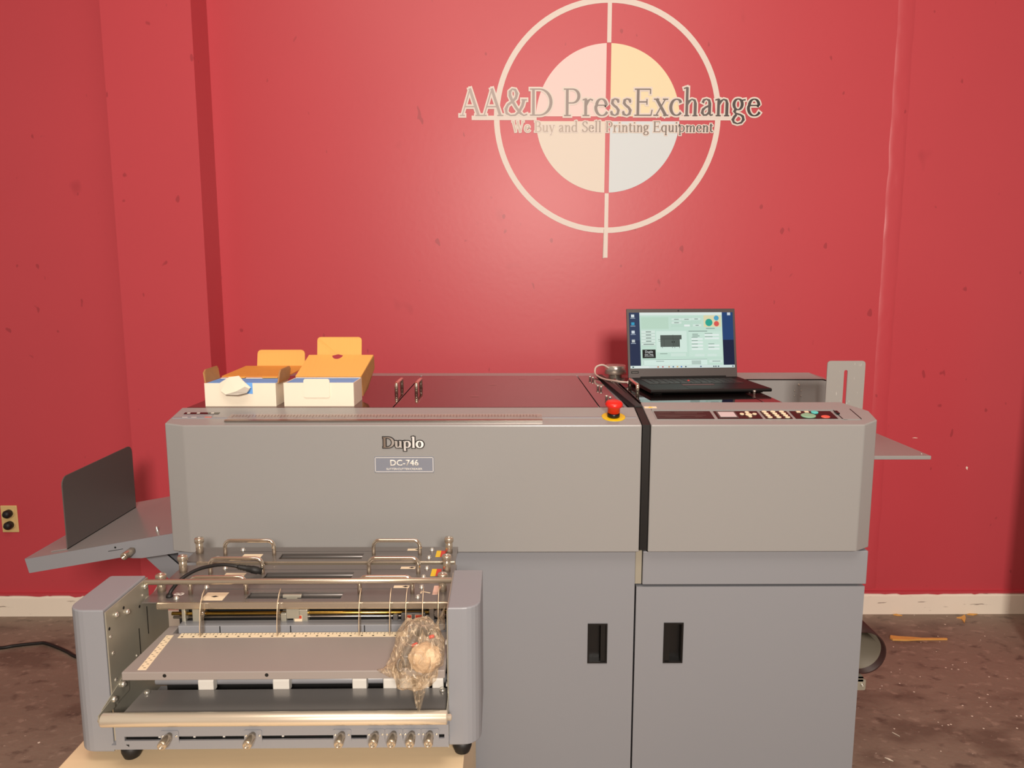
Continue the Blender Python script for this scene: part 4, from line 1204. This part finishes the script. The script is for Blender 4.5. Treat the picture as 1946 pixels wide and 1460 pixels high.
# top rod
part('top_rod', cyl((-0.748, 1.452, 0.8735), (-0.1155, 1.452, 0.8735), 0.0058), 'nickel', un)
# ruled paper table
pt = part('paper_table', MB().prism([(-0.707, 1.264, 0.766), (-0.117, 1.264, 0.766), (-0.117, 1.402, 0.766), (-0.670, 1.402, 0.766), (-0.670, 1.402, 0.78), (-0.117, 1.402, 0.78), (-0.117, 1.264, 0.78), (-0.707, 1.264, 0.78)][0:0] or [(-0.707, 1.264, 0.764), (-0.117, 1.264, 0.764), (-0.117, 1.4145, 0.764), (-0.680, 1.4145, 0.764), (-0.680, 1.448, 0.764), (-0.700, 1.448, 0.764)], (0, 0, 0.016), 0.0015), mat('warm_grey_table_paint', (150, 142, 138), 0.40), un)
part('table_scale', MB().box(-0.661, -0.203, 1.394, 1.413, 0.7801, 0.7806), 'cream', pt)
mb = MB()
for i in range(60):
    x = -0.655 + i * 0.0075
    mb.box(x, x + 0.0009, 1.4065 if i % 2 else 1.404, 1.4115, 0.7806, 0.7808)
    if i % 3 == 0:
        mb.box(x - 0.001, x + 0.003, 1.3965, 1.400, 0.7806, 0.7808)
part('scale_graduations', mb, 'ink', pt)['kind'] = 'stuff'
part('table_scale', MB().prism([(-0.6815, 1.272, 0.7801), (-0.6655, 1.272, 0.7801), (-0.6735, 1.405, 0.7801), (-0.688, 1.405, 0.7801)], (0, 0, 0.0005)), 'cream', pt)
mb = MB()
for i in range(18):
    y = 1.278 + i * 0.007
    x = -0.6795 - (y - 1.272) * 0.05
    mb.box(x + (0.0 if i % 2 else 0.006), x + (0.004 if i % 2 else 0.0105), y, y + 0.0012, 0.7806, 0.7808)
part('scale_graduations', mb, 'ink', pt)['kind'] = 'stuff'
for x in (-0.629, -0.443):
    part('lip_hole', MB().lathe((x, 1.2645, 0.773), (0, -1, 0), [(0.0035, 0), (0.0035, 0.0006)], 12), 'bmatte', pt)
# raised grey channel behind the table
ch = part('rear_channel', MB().box(-0.676, -0.118, 1.432, 1.440, 0.752, 0.787, 0.001).box(-0.676, -0.118, 1.440, 1.456, 0.7845, 0.787), 'bluegrey', un)
for x in (-0.592, -0.4475, -0.296):
    part('channel_seam', MB().box(x, x + 0.002, 1.4316, 1.4320, 0.754, 0.786), 'bmatte', ch)
for x in (-0.465, -0.430, -0.415, -0.215, -0.20):
    part('channel_bolt', screw((x, 1.432, 0.768), (0, -1, 0), 0.0045, 0.005), 'bscrew', ch)
# shafts under the front tool
part('lead_screw', MB().lathe((-0.70, 1.461, 0.816), (1, 0, 0), [(0.0058 + (0.0006 if i % 2 else -0.0004), i * 0.0029) for i in range(198)], 12), 'chrome', un)
part('guide_shaft', cyl((-0.70, 1.460, 0.801), (-0.125, 1.460, 0.801), 0.0038), 'brass', un)
part('guide_shaft', cyl((-0.70, 1.466, 0.790), (-0.125, 1.466, 0.790), 0.003), 'steel', un)
part('back_plate', MB().box(-0.70, -0.123, 1.492, 1.496, 0.60, 0.812), 'bmatte', un)
for x, w_ in ((-0.677, 0.008), (-0.655, 0.018)):
    part('shaft_block', MB().box(x, x + w_, 1.452, 1.472, 0.785, 0.822, 0.002), 'zinc', un)
part('shaft_collar', MB().lathe((-0.640, 1.460, 0.803), (1, 0, 0), [(0.008, 0), (0.010, 0.003), (0.010, 0.008), (0.007, 0.011)], 18), 'chrome', un)
RL = mat('red_warning_print', (190, 66, 44), 0.5)
for x0, x1, z0, z1, m_ in ((-0.472, -0.460, 0.784, 0.804, 'zinc'), (-0.446, -0.416, 0.784, 0.812, 'zinc'), (-0.239, -0.229, 0.782, 0.800, 'dgrey'), (-0.222, -0.172, 0.784, 0.803, 'dgrey'), (-0.164, -0.153, 0.784, 0.815, 'steel')):
    bk_ = part('scoring_block', MB().box(x0, x1, 1.450, 1.470, z0, z1, 0.0015), m_, un)
    if x1 - x0 > 0.02:
        lx = x0 + 0.003 if x0 < -0.3 else x0 + 0.029
        lw = 0.016
        part('warning_label', MB().box(lx, lx + lw, 1.4492, 1.4498, z0 + 0.002, z0 + 0.016), 'cream', bk_)
        part('warning_print', MB().box(lx + 0.001, lx + lw - 0.001, 1.4488, 1.4492, z0 + 0.009, z0 + 0.0155), RL, bk_)
        if x0 > -0.3:
            part('warning_label', MB().box(x0 + 0.012, x0 + 0.022, 1.4492, 1.4498, z0 + 0.002, z0 + 0.016), 'cream', bk_)
            part('warning_print', MB().box(x0 + 0.0125, x0 + 0.0215, 1.4488, 1.4492, z0 + 0.009, z0 + 0.0155), RL, bk_)
part('scoring_clamp', MB().box(-0.458, -0.432, 1.4445, 1.449, 0.795, 0.8375, 0.001).box(-0.464, -0.426, 1.4445, 1.452, 0.8405, 0.8465, 0.001).box(-0.456, -0.434, 1.4445, 1.449, 0.836, 0.842), 'zinc', un)
gear = MB()
for i in range(12):
    a = 2 * math.pi * i / 12
    gear.box(-0.144 + 0.008 * math.cos(a) - 0.0015, -0.144 + 0.008 * math.cos(a) + 0.0015, 1.448, 1.454, 0.803 + 0.008 * math.sin(a) - 0.0015, 0.803 + 0.008 * math.sin(a) + 0.0015)
gear.lathe((-0.144, 1.447, 0.803), (0, 1, 0), [(0.0085, 0), (0.0085, 0.008)], 16)
part('drive_gear', gear, 'steel', un)
# thin clear paper guides that arch from table to tool
FM = bpy.data.materials.new('clear_guide_film')
FM.use_nodes = True
nt = FM.node_tree
b = nt.nodes['Principled BSDF']
tp = nt.nodes.new('ShaderNodeBsdfTransparent')
ms = nt.nodes.new('ShaderNodeMixShader')
ms.inputs[0].default_value = 0.35
b.inputs['Base Color'].default_value = srgb(150, 132, 112)
b.inputs['Roughness'].default_value = 0.15
nt.links.new(tp.outputs[0], ms.inputs[1])
nt.links.new(b.outputs[0], ms.inputs[2])
nt.links.new(ms.outputs[0], nt.nodes['Material Output'].inputs[0])
for x in (-0.618, -0.464, -0.300, -0.2385, -0.206, -0.1725, -0.141):
    fin = [(x, 1.396, 0.7812), (x, 1.397, 0.80), (x, 1.401, 0.825), (x, 1.408, 0.846), (x, 1.420, 0.860), (x, 1.432, 0.866), (x, 1.432, 0.8605), (x, 1.426, 0.855), (x, 1.4195, 0.846), (x, 1.4185, 0.80), (x, 1.4185, 0.7812)]
    g_ = part('guide_fin', MB().prism(fin, (0.0012, 0, 0)), FM, un)
    part('fin_edge', MB().tube([(x + 0.0006, y, z) for _, y, z in fin[:6]], 0.0009, 6), mat('bright_fin_edge', (222, 200, 170), 0.3, 0.3), g_)
# lower deck, white stops, shaft, roller
part('lower_plate', MB().prism([(-0.716, 1.262, 0.690), (-0.1175, 1.262, 0.690), (-0.1175, 1.346, 0.694), (-0.710, 1.346, 0.694)], (0, 0, 0.003)), 'deck', un)
for y, z, x in ((1.30, 0.706, -0.7465), (1.335, 0.716, -0.7465)):
    part('plate_screw', screw((x, y, z), (1, 0, 0), 0.006, 0.007), 'bscrew', un)
part('corner_bracket', MB().prism([(-0.7475, 1.255, 0.690), (-0.7475, 1.36, 0.690), (-0.7475, 1.36, 0.733), (-0.7475, 1.262, 0.708)], (0.0015, 0, 0)), 'zinc', un)
for x in (-0.700, -0.128):
    part('deck_bolt', MB().lathe((x, 1.336, 0.6965), (0, 0, 1), [(0.006, 0), (0.006, 0.004), (0.004, 0.006)], 12), 'bscrew', un)
for x, w_ in ((-0.591, 0.030), (-0.4445, 0.032), (-0.2915, 0.028), (-0.232, 0.026), (-0.2005, 0.026), (-0.1685, 0.026), (-0.138, 0.022)):
    part('white_stop', MB().prism([(x - w_ / 2, 1.347, 0.690), (x - w_ / 2, 1.347, 0.7135), (x - w_ / 2, 1.351, 0.7185), (x - w_ / 2, 1.366, 0.7185), (x - w_ / 2, 1.366, 0.690)], (w_, 0, 0), 0.0015), 'nylon', un)
part('lower_shaft', cyl((-0.70, 1.376, 0.7005), (-0.1175, 1.376, 0.7005), 0.009), 'bluegrey', un)
part('inner_panel', MB().box(-0.70, -0.1175, 1.418, 1.424, 0.61, 0.758), 'bmatte', un)
part('base_pan', MB().box(-0.748, -0.1155, 1.285, 1.49, 0.613, 0.622), 'grey_lo', un)
part('front_roller', MB().lathe((-0.741, 1.250, 0.6955), (1, 0, 0), [(0.004, -0.006), (0.004, 0), (0.0115, 0.0005), (0.0125, 0.002), (0.0125, 0.627), (0.0115, 0.6285), (0.006, 0.629), (0.006, 0.635), (0.003, 0.637)], 32), 'roller', un)
for x in (-0.7455, -0.1145):
    part('roller_bracket', MB().prism([(x, 1.246, 0.690), (x, 1.262, 0.686), (x, 1.302, 0.690), (x, 1.302, 0.712), (x, 1.246, 0.706)], (0.0015, 0, 0)), 'zinc', un)
# front panel with wiring slot
fp = part('front_panel', holed(-0.730, -0.112, 0.623, 0.668, 1.270, 1.274, [(-0.714, -0.120, 0.6405, 0.6488)]), 'grey_lo', un)
part('panel_flange', MB().box(-0.730, -0.112, 1.274, 1.30, 0.664, 0.668).box(-0.730, -0.112, 1.274, 1.30, 0.623, 0.626), 'grey_lo', fp)
part('slot_back', MB().box(-0.72, -0.115, 1.288, 1.290, 0.632, 0.66), 'bmatte', fp)
for col, dz, ph in (((190, 60, 50), 0.0, 0.0), ((210, 180, 70), 0.0015, 1.2), ((40, 40, 40), -0.0015, 2.2)):
    pts = [(-0.70 + i * 0.02, 1.281 + 0.001 * math.sin(i), 0.6447 + dz + 0.0022 * math.sin(i * 0.33 + ph)) for i in range(29)]
    part('wire', MB().tube(pts, 0.0011, 6), mat('wire_insulation', col, 0.5), fp)
for x in (-0.655, -0.59, -0.535, -0.425):
    part('cable_tie', MB().box(x, x + 0.004, 1.2775, 1.2845, 0.641, 0.6485), 'nylon', fp)
part('wedge_notch', MB().prism([(-0.712, 1.270, 0.633), (-0.706, 1.270, 0.633), (-0.7065, 1.270, 0.6285)], (0, -0.0004, 0)), 'bmatte', fp)
for i, x in enumerate((-0.6295, -0.4755, -0.310, -0.2475, -0.2140, -0.1800, -0.1465)):
    k = part('knurled_knob', MB().lathe((x, 1.2685, 0.6525), (0, -1, 0), [(0.0055, 0), (0.0055, 0.006), (0.0075, 0.008), (0.0082, 0.012), (0.0084, 0.031), (0.0074, 0.0345), (0.0042, 0.0345), (0.0038, 0.022)], 24), 'nickel', un)
    part('knob_plate', MB().prism(rounded(x - 0.0165, x + 0.0165, 0.6345, 0.6610, 0.003, 1.2700), (0, -0.0015, 0)), 'grey_lo', k)
    for dx in (-0.0125, 0.0125):
        part('knob_screw', screw((x + dx, 1.2685, 0.6505), (0, -1, 0), 0.0022, 0.0012), 'bscrew', k)
for x, y in ((-0.728, 1.318), (-0.090, 1.325), (-0.728, 1.455), (-0.090, 1.455)):
    part('foot', MB().lathe((x, y, 0.5755), (0, 0, 1), [(0.010, 0), (0.0145, 0.003), (0.0185, 0.014), (0.0190, 0.030)], 24), 'rubber', un)

# ================================================================ THREE TOOL MODULES BEHIND IT
TLZ = 0.84


def tool(label, y, pins, tint, dx0=0.0):
    x0, x1 = -0.745 + dx0, -0.1185 + dx0 * 0.4
    t = thing('tool_module', label, 'tool module', ((x0 + x1) / 2, y + 0.05, 0.575), 'metal tool modules in a row on the bench')
    th = 0.0025
    sh = dx0
    # plate with long cutout and thin slit
    hx0, hx1, hy0, hy1 = -0.540, -0.345, y + 0.015, y + 0.050
    sx0, sx1, sy0, sy1 = -0.640, -0.215, y + 0.062, y + 0.0655
    mb = holed(x0, x1, y, y + 0.092, TLZ - th, TLZ, [(hx0, hx1, hy0, hy1), (sx0, sx1, sy0, sy1)])
    mb.map(lambda c: Vector((c.x, c.z, c.y)))
    bmesh.ops.recalc_face_normals(mb.bm, faces=mb.bm.faces)
    part('top_plate', mb, 'dsteel', t)
    part('front_rail', MB().box(x0 + 0.03, x1, y - 0.003, y, TLZ - 0.014, TLZ + 0.0005, 0.0025), 'nickel', t)
    part('rear_rail', MB().box(x0 + 0.03, x1, y + 0.089, y + 0.092, TLZ - 0.016, TLZ - th), 'dsteel', t)
    part('under_shaft', cyl((x0 + 0.045, y + 0.066, TLZ - 0.014), (x1 - 0.012, y + 0.066, TLZ - 0.014), 0.006), 'dsteel', t)
    for xx in (x0 + 0.042, x1 - 0.016):
        part('end_plate', MB().box(xx, xx + 0.004, y + 0.072, y + 0.088, 0.5755, TLZ - th), 'steel', t)
        part('end_foot', MB().box(xx - 0.012, xx + 0.012, y + 0.068, y + 0.090, 0.5752, 0.579), 'steel', t)
    for a, b_ in ((-0.663 + sh, -0.547 + sh), (-0.310 + sh, -0.200 + sh)):
        k, h, yy = 0.014, 0.036, y + 0.040
        pts = [(a, yy, TLZ)] + [(a + k - k * math.cos(R(q)), yy, TLZ + h - k + k * math.sin(R(q))) for q in (0, 22, 45, 67, 90)] + [(b_ - k + k * math.sin(R(q)), yy, TLZ + h - k + k * math.cos(R(q))) for q in (0, 22, 45, 67, 90)] + [(b_, yy, TLZ)]
        part('carry_handle', MB().tube(pts, 0.0046, 14), 'chrome', t)
    for xx in (x0 + 0.016, x1 - 0.019):
        yy = y + 0.053
        p = part('locating_post', MB().lathe((xx, yy, TLZ), (0, 0, 1), [(0.0085, 0), (0.0085, 0.026), (0.0078, 0.0265), (0.0105, 0.0275), (0.011, 0.029), (0.011, 0.036), (0.0095, 0.0385), (0.004, 0.0388)], 24), 'nickel', t)
        part('post_screw', screw((xx, yy, TLZ + 0.0388), (0, 0, 1), 0.004, 0.002), 'bscrew', p)
    part('position_label', MB().prism([(-0.630, y + 0.008, TLZ), (-0.585, y + 0.008, TLZ), (-0.585, y + 0.046, TLZ), (-0.630, y + 0.046, TLZ)], (0, 0, 0.0004)), 'cream', t)
    part('position_mark', MB().prism([(-0.615, y + 0.026, TLZ + 0.0004), (-0.607, y + 0.022, TLZ + 0.0004), (-0.599, y + 0.026, TLZ + 0.0004), (-0.607, y + 0.030, TLZ + 0.0004)], (0, 0, 0.0002)), 'ink', t)
    part('position_label', MB().box(-0.244, -0.211, y + 0.068, y + 0.080, TLZ, TLZ + 0.0004), 'cream', t)
    part('position_mark', MB().prism([(-0.226, y + 0.074, TLZ + 0.0004), (-0.219, y + 0.070, TLZ + 0.0004), (-0.212, y + 0.074, TLZ + 0.0004), (-0.219, y + 0.078, TLZ + 0.0004)], (0, 0, 0.0002)), 'ink', t)
    if tint == 'yr':
        part('yellow_label', MB().box(-0.172, -0.161, y + 0.026, y + 0.066, TLZ, TLZ + 0.0004), 'yellow', t)
        part('red_label', MB().box(-0.161, -0.150, y + 0.026, y + 0.066, TLZ, TLZ + 0.0004), mat('red_label_print', (212, 62, 52), 0.5), t)
    else:
        part('pink_label', MB().box(-0.158, -0.147, y + 0.034, y + 0.078, TLZ, TLZ + 0.0004), mat('faded_pink_label', (236, 196, 176), 0.5), t)
    for xx, yy in ((-0.682, y + 0.016), (-0.642, y + 0.070), (-0.186, y + 0.018), (-0.184, y + 0.068)):
        part('bolt', MB().lathe((xx, yy, TLZ), (0, 0, 1), [(0.006, 0), (0.006, 0.002), (0.0042, 0.0025), (0.0042, 0.006), (0.002, 0.0065)], 12), 'bscrew', t)
    return t


t1 = tool('front metal tool module, with 8 and 7 painted on its plate', 1.4265, 0, 'p')
t2 = tool('middle metal tool module, black cable plug resting on its plate', 1.531, 0, 'yr')
t3 = tool('rear metal tool module, nearest the big grey machine', 1.645, 0, 'yr', -0.010)
# painted digits, turned sideways
part('painted_digit', sans_text('8', 0.030, lambda a, b, h: (-0.686 - b, 1.4665 + a * 0.9, TLZ + h), 0.0003, 0.0005), 'white', t1)
part('painted_digit', sans_text('7', 0.030, lambda a, b, h: (-0.172 - b, 1.472 + a * 0.9, TLZ + h), 0.0003, 0.0006), 'cream', t1)
# black lead with its plug
pts = smooth_path([(-0.7005, 1.452, 0.8405), (-0.697, 1.456, 0.853), (-0.684, 1.480, 0.869), (-0.662, 1.512, 0.876), (-0.632, 1.545, 0.872), (-0.607, 1.560, 0.864), (-0.597, 1.562, 0.860)])
lead = part('lead', MB().tube(pts, 0.0038, 12), 'rubber', t1, 'black cable with round plug')
pg = Vector((-0.599, 1.562, 0.861))
pd = Vector((0.052, 0.004, -0.0125))
part('lead_plug', MB().lathe(pg, pd, [(0.004, 0), (0.0058, 0.003), (0.0050, 0.006), (0.0062, 0.009), (0.0054, 0.012), (0.0066, 0.015), (0.0058, 0.018), (0.0072, 0.022), (0.0075, 0.030), (0.0085, 0.032), (0.0085, 0.044), (0.007, 0.046), (0.007, 0.054), (0.004, 0.054)], 18), 'rubber', lead)
part('lead_grommet', MB().lathe((-0.7005, 1.452, TLZ), (0, 0, 1), [(0.007, 0), (0.007, 0.003), (0.005, 0.007)], 14), 'rubber', lead)

# ================================================================ PLASTIC BAG AND CONTENTS
BG_ = bpy.data.materials.new('crumpled_clear_film')
BG_.use_nodes = True
nt = BG_.node_tree
b = nt.nodes['Principled BSDF']
b.inputs['Base Color'].default_value = srgb(230, 208, 178)
b.inputs['Roughness'].default_value = 0.16
b.inputs['Specular IOR Level'].default_value = 0.9
tp = nt.nodes.new('ShaderNodeBsdfTransparent')
tp.inputs[0].default_value = (0.96, 0.93, 0.89, 1)
ms = nt.nodes.new('ShaderNodeMixShader')
fr = nt.nodes.new('ShaderNodeLayerWeight')
fr.inputs[0].default_value = 0.35
mr = nt.nodes.new('ShaderNodeMapRange')
mr.inputs[3].default_value = 0.12
mr.inputs[4].default_value = 0.50
vo = nt.nodes.new('ShaderNodeTexVoronoi')
vo.feature = 'DISTANCE_TO_EDGE'
vo.inputs['Scale'].default_value = 55
nn = nt.nodes.new('ShaderNodeTexNoise')
nn.inputs['Scale'].default_value = 45
nn.inputs['Detail'].default_value = 6
tc = nt.nodes.new('ShaderNodeTexCoord')
bp = nt.nodes.new('ShaderNodeBump')
bp.inputs['Strength'].default_value = 0.9
bp.inputs['Distance'].default_value = 0.006
mxm = nt.nodes.new('ShaderNodeMath')
mxm.operation = 'ADD'
nt.links.new(tc.outputs['Object'], vo.inputs[0])
nt.links.new(tc.outputs['Object'], nn.inputs[0])
nt.links.new(vo.outputs['Distance'], mxm.inputs[0])
nt.links.new(nn.outputs[0], mxm.inputs[1])
nt.links.new(mxm.outputs[0], bp.inputs['Height'])
nt.links.new(bp.outputs[0], b.inputs['Normal'])
nt.links.new(fr.outputs['Facing'], mr.inputs[0])
cr = nt.nodes.new('ShaderNodeTexNoise')
cr.inputs['Scale'].default_value = 26
cr.inputs['Detail'].default_value = 2
cr.inputs['Distortion'].default_value = 1.2
cm = nt.nodes.new('ShaderNodeMapping')
cm.inputs['Scale'].default_value = (1.7, 1.0, 0.6)
cm.inputs['Rotation'].default_value = (0.3, 0.5, 0.2)
nt.links.new(tc.outputs['Object'], cm.inputs[0])
nt.links.new(cm.outputs[0], cr.inputs[0])
sb = nt.nodes.new('ShaderNodeMath')
sb.operation = 'SUBTRACT'
sb.inputs[1].default_value = 0.5
nt.links.new(cr.outputs[0], sb.inputs[0])
ab = nt.nodes.new('ShaderNodeMath')
ab.operation = 'ABSOLUTE'
nt.links.new(sb.outputs[0], ab.inputs[0])
cmr = nt.nodes.new('ShaderNodeMapRange')
cmr.inputs[1].default_value = 0.0
cmr.inputs[2].default_value = 0.022
cmr.inputs[3].default_value = 0.62
cmr.inputs[4].default_value = 0.0
nt.links.new(ab.outputs[0], cmr.inputs[0])
ad = nt.nodes.new('ShaderNodeMath')
ad.operation = 'ADD'
ad.use_clamp = True
nt.links.new(cmr.outputs[0], ad.inputs[0])
nt.links.new(mr.outputs[0], ad.inputs[1])
nt.links.new(ad.outputs[0], ms.inputs[0])
nt.links.new(tp.outputs[0], ms.inputs[1])
nt.links.new(b.outputs[0], ms.inputs[2])
nt.links.new(ms.outputs[0], nt.nodes['Material Output'].inputs[0])

bag = thing('plastic_bag', 'crumpled clear plastic bag slumped on the ruled grey tray', 'bag', (-0.168, 1.325, 0.781))
t = bmesh.new()
bmesh.ops.create_icosphere(t, subdivisions=4, radius=1)
for v in t.verts:
    d = v.co.normalized()
    rx, ry, rzz = 0.051, 0.072, 0.067
    n1 = nz.noise(d * 2.1 + Vector((3, 1, 2)))
    n2 = abs(nz.noise(d * 5.0 + Vector((1, 7, 2))))
    n3 = abs(nz.noise(d * 11.0 + Vector((4, 2, 9))))
    k = 1.04 + 0.14 * n1 - 0.16 * n2 - 0.16 * n3
    c = Vector((-0.167 + d.x * rx * k, 1.294 + d.y * ry * k, 0.797 + d.z * rzz * k))
    if d.z < 0.15 and d.y < -0.2:       # skirt spreads over the front lip
        c.x -= 0.012 * (0.15 - d.z) * (1 if d.x < 0 else 0.2)
    if c.y > 1.262:
        c.z = max(c.z, 0.7815 + 0.002 * abs(n3))
    else:
        c.z = max(c.z, 0.752)
    if c.x > -0.1195:
        c.x = -0.1195 - 0.002 * abs(n2)
    v.co = c
part('bag_film', MB().add(t), BG_, bag)
# loose corner trailing left and neck trailing down over the lip
def film(pts_grid, name):
    t = bmesh.new()
    g = [[t.verts.new(p) for p in row] for row in pts_grid]
    for a, b_ in zip(g, g[1:]):
        for i in range(len(a) - 1):
            f = t.faces.new((a[i], a[i + 1], b_[i + 1], b_[i]))
            f.smooth = True
    r = bmesh.ops.solidify(t, geom=t.faces[:], thickness=0.0006)
    return part(name, MB().add(t), BG_, bag)


grid = []
for i in range(9):
    f = i / 8
    row = []
    for j in range(7):
        g = j / 6
        x = -0.160 + (g - 0.5) * 0.034 * (1 - 0.75 * f) - 0.004 * f
        y = 1.259 - 0.004 * math.sin(g * 9 + f * 4) - 0.006 * f
        z = 0.772 - 0.062 * f + 0.003 * math.sin(g * 7)
        row.append((x, y, z))
    grid.append(row)
film(grid, 'bag_neck')
grid = []
for i in range(9):
    f = i / 8
    row = []
    for j in range(7):
        g = j / 6
        x = -0.196 - 0.040 * f + 0.004 * math.sin(g * 6)
        y = 1.256 + (0.012 + 0.03 * g) * (1 - 0.85 * f) * (1 if g > 0.3 else 0.4)
        z = 0.783 + 0.002 * math.sin(f * 9 + g * 5) + 0.010 * (1 - f) * math.sin(math.pi * g) - (0.016 * (1 - f) if g < 0.2 else 0)
        row.append((x, y - (0.004 if g < 0.2 else 0), z))
    grid.append(row)
film(grid, 'bag_corner')
grid = []
for i in range(9):
    f = i / 8
    row = []
    for j in range(7):
        g = j / 6
        x = -0.150 + 0.030 * g + 0.008 * f * (1 - g)
        y = 1.345 - 0.02 * g + 0.005 * math.sin(f * 6 + g * 8)
        z = 0.815 + 0.052 * f * (0.25 + 0.75 * g) + 0.012 * g
        row.append((min(x, -0.1195), y, z))
    grid.append(row)
film(grid, 'bag_mouth')
tag(part('cloth_bundle', MB().sphere((-0.152, 1.264, 0.8065), 0.0275, (1.05, 0.95, 0.95), 0.16, 4, 32, 2), 'bundle'), 'tan crumpled wad showing through the clear bag', 'cloth')
pliers = thing('hand_tool', 'dark hand tool with red tips inside the clear bag', 'tool', (-0.175, 1.34, 0.782))
part('tool_handle', MB().tube(smooth_path([(-0.187, 1.262, 0.790), (-0.190, 1.276, 0.803), (-0.182, 1.296, 0.815), (-0.174, 1.312, 0.820)]), [0.004] + [0.0075] * 23 + [0.005], 10), 'dgrey', pliers)
part('tool_handle', MB().tube([(-0.172, 1.325, 0.820), (-0.162, 1.322, 0.842), (-0.152, 1.325, 0.820)], [0.006, 0.008, 0.006], 10), 'dgrey', pliers)
part('red_tip', MB().tube([(-0.178, 1.290, 0.815), (-0.168, 1.290, 0.819)], 0.004, 10), 'redplastic', pliers)
part('red_tip', MB().tube([(-0.149, 1.310, 0.822), (-0.139, 1.312, 0.824)], 0.0035, 10), 'redplastic', pliers)
tag(part('steel_ring', MB().tube([(-0.197 + 0.006 * math.cos(R(a)), 1.268 + 0.011 * math.sin(R(a)), 0.790 + 0.006 * math.sin(R(a))) for a in range(0, 341, 20)], 0.0028, 8), 'dsteel'), 'small dark steel ring in the bag beside the tan wad', 'ring')
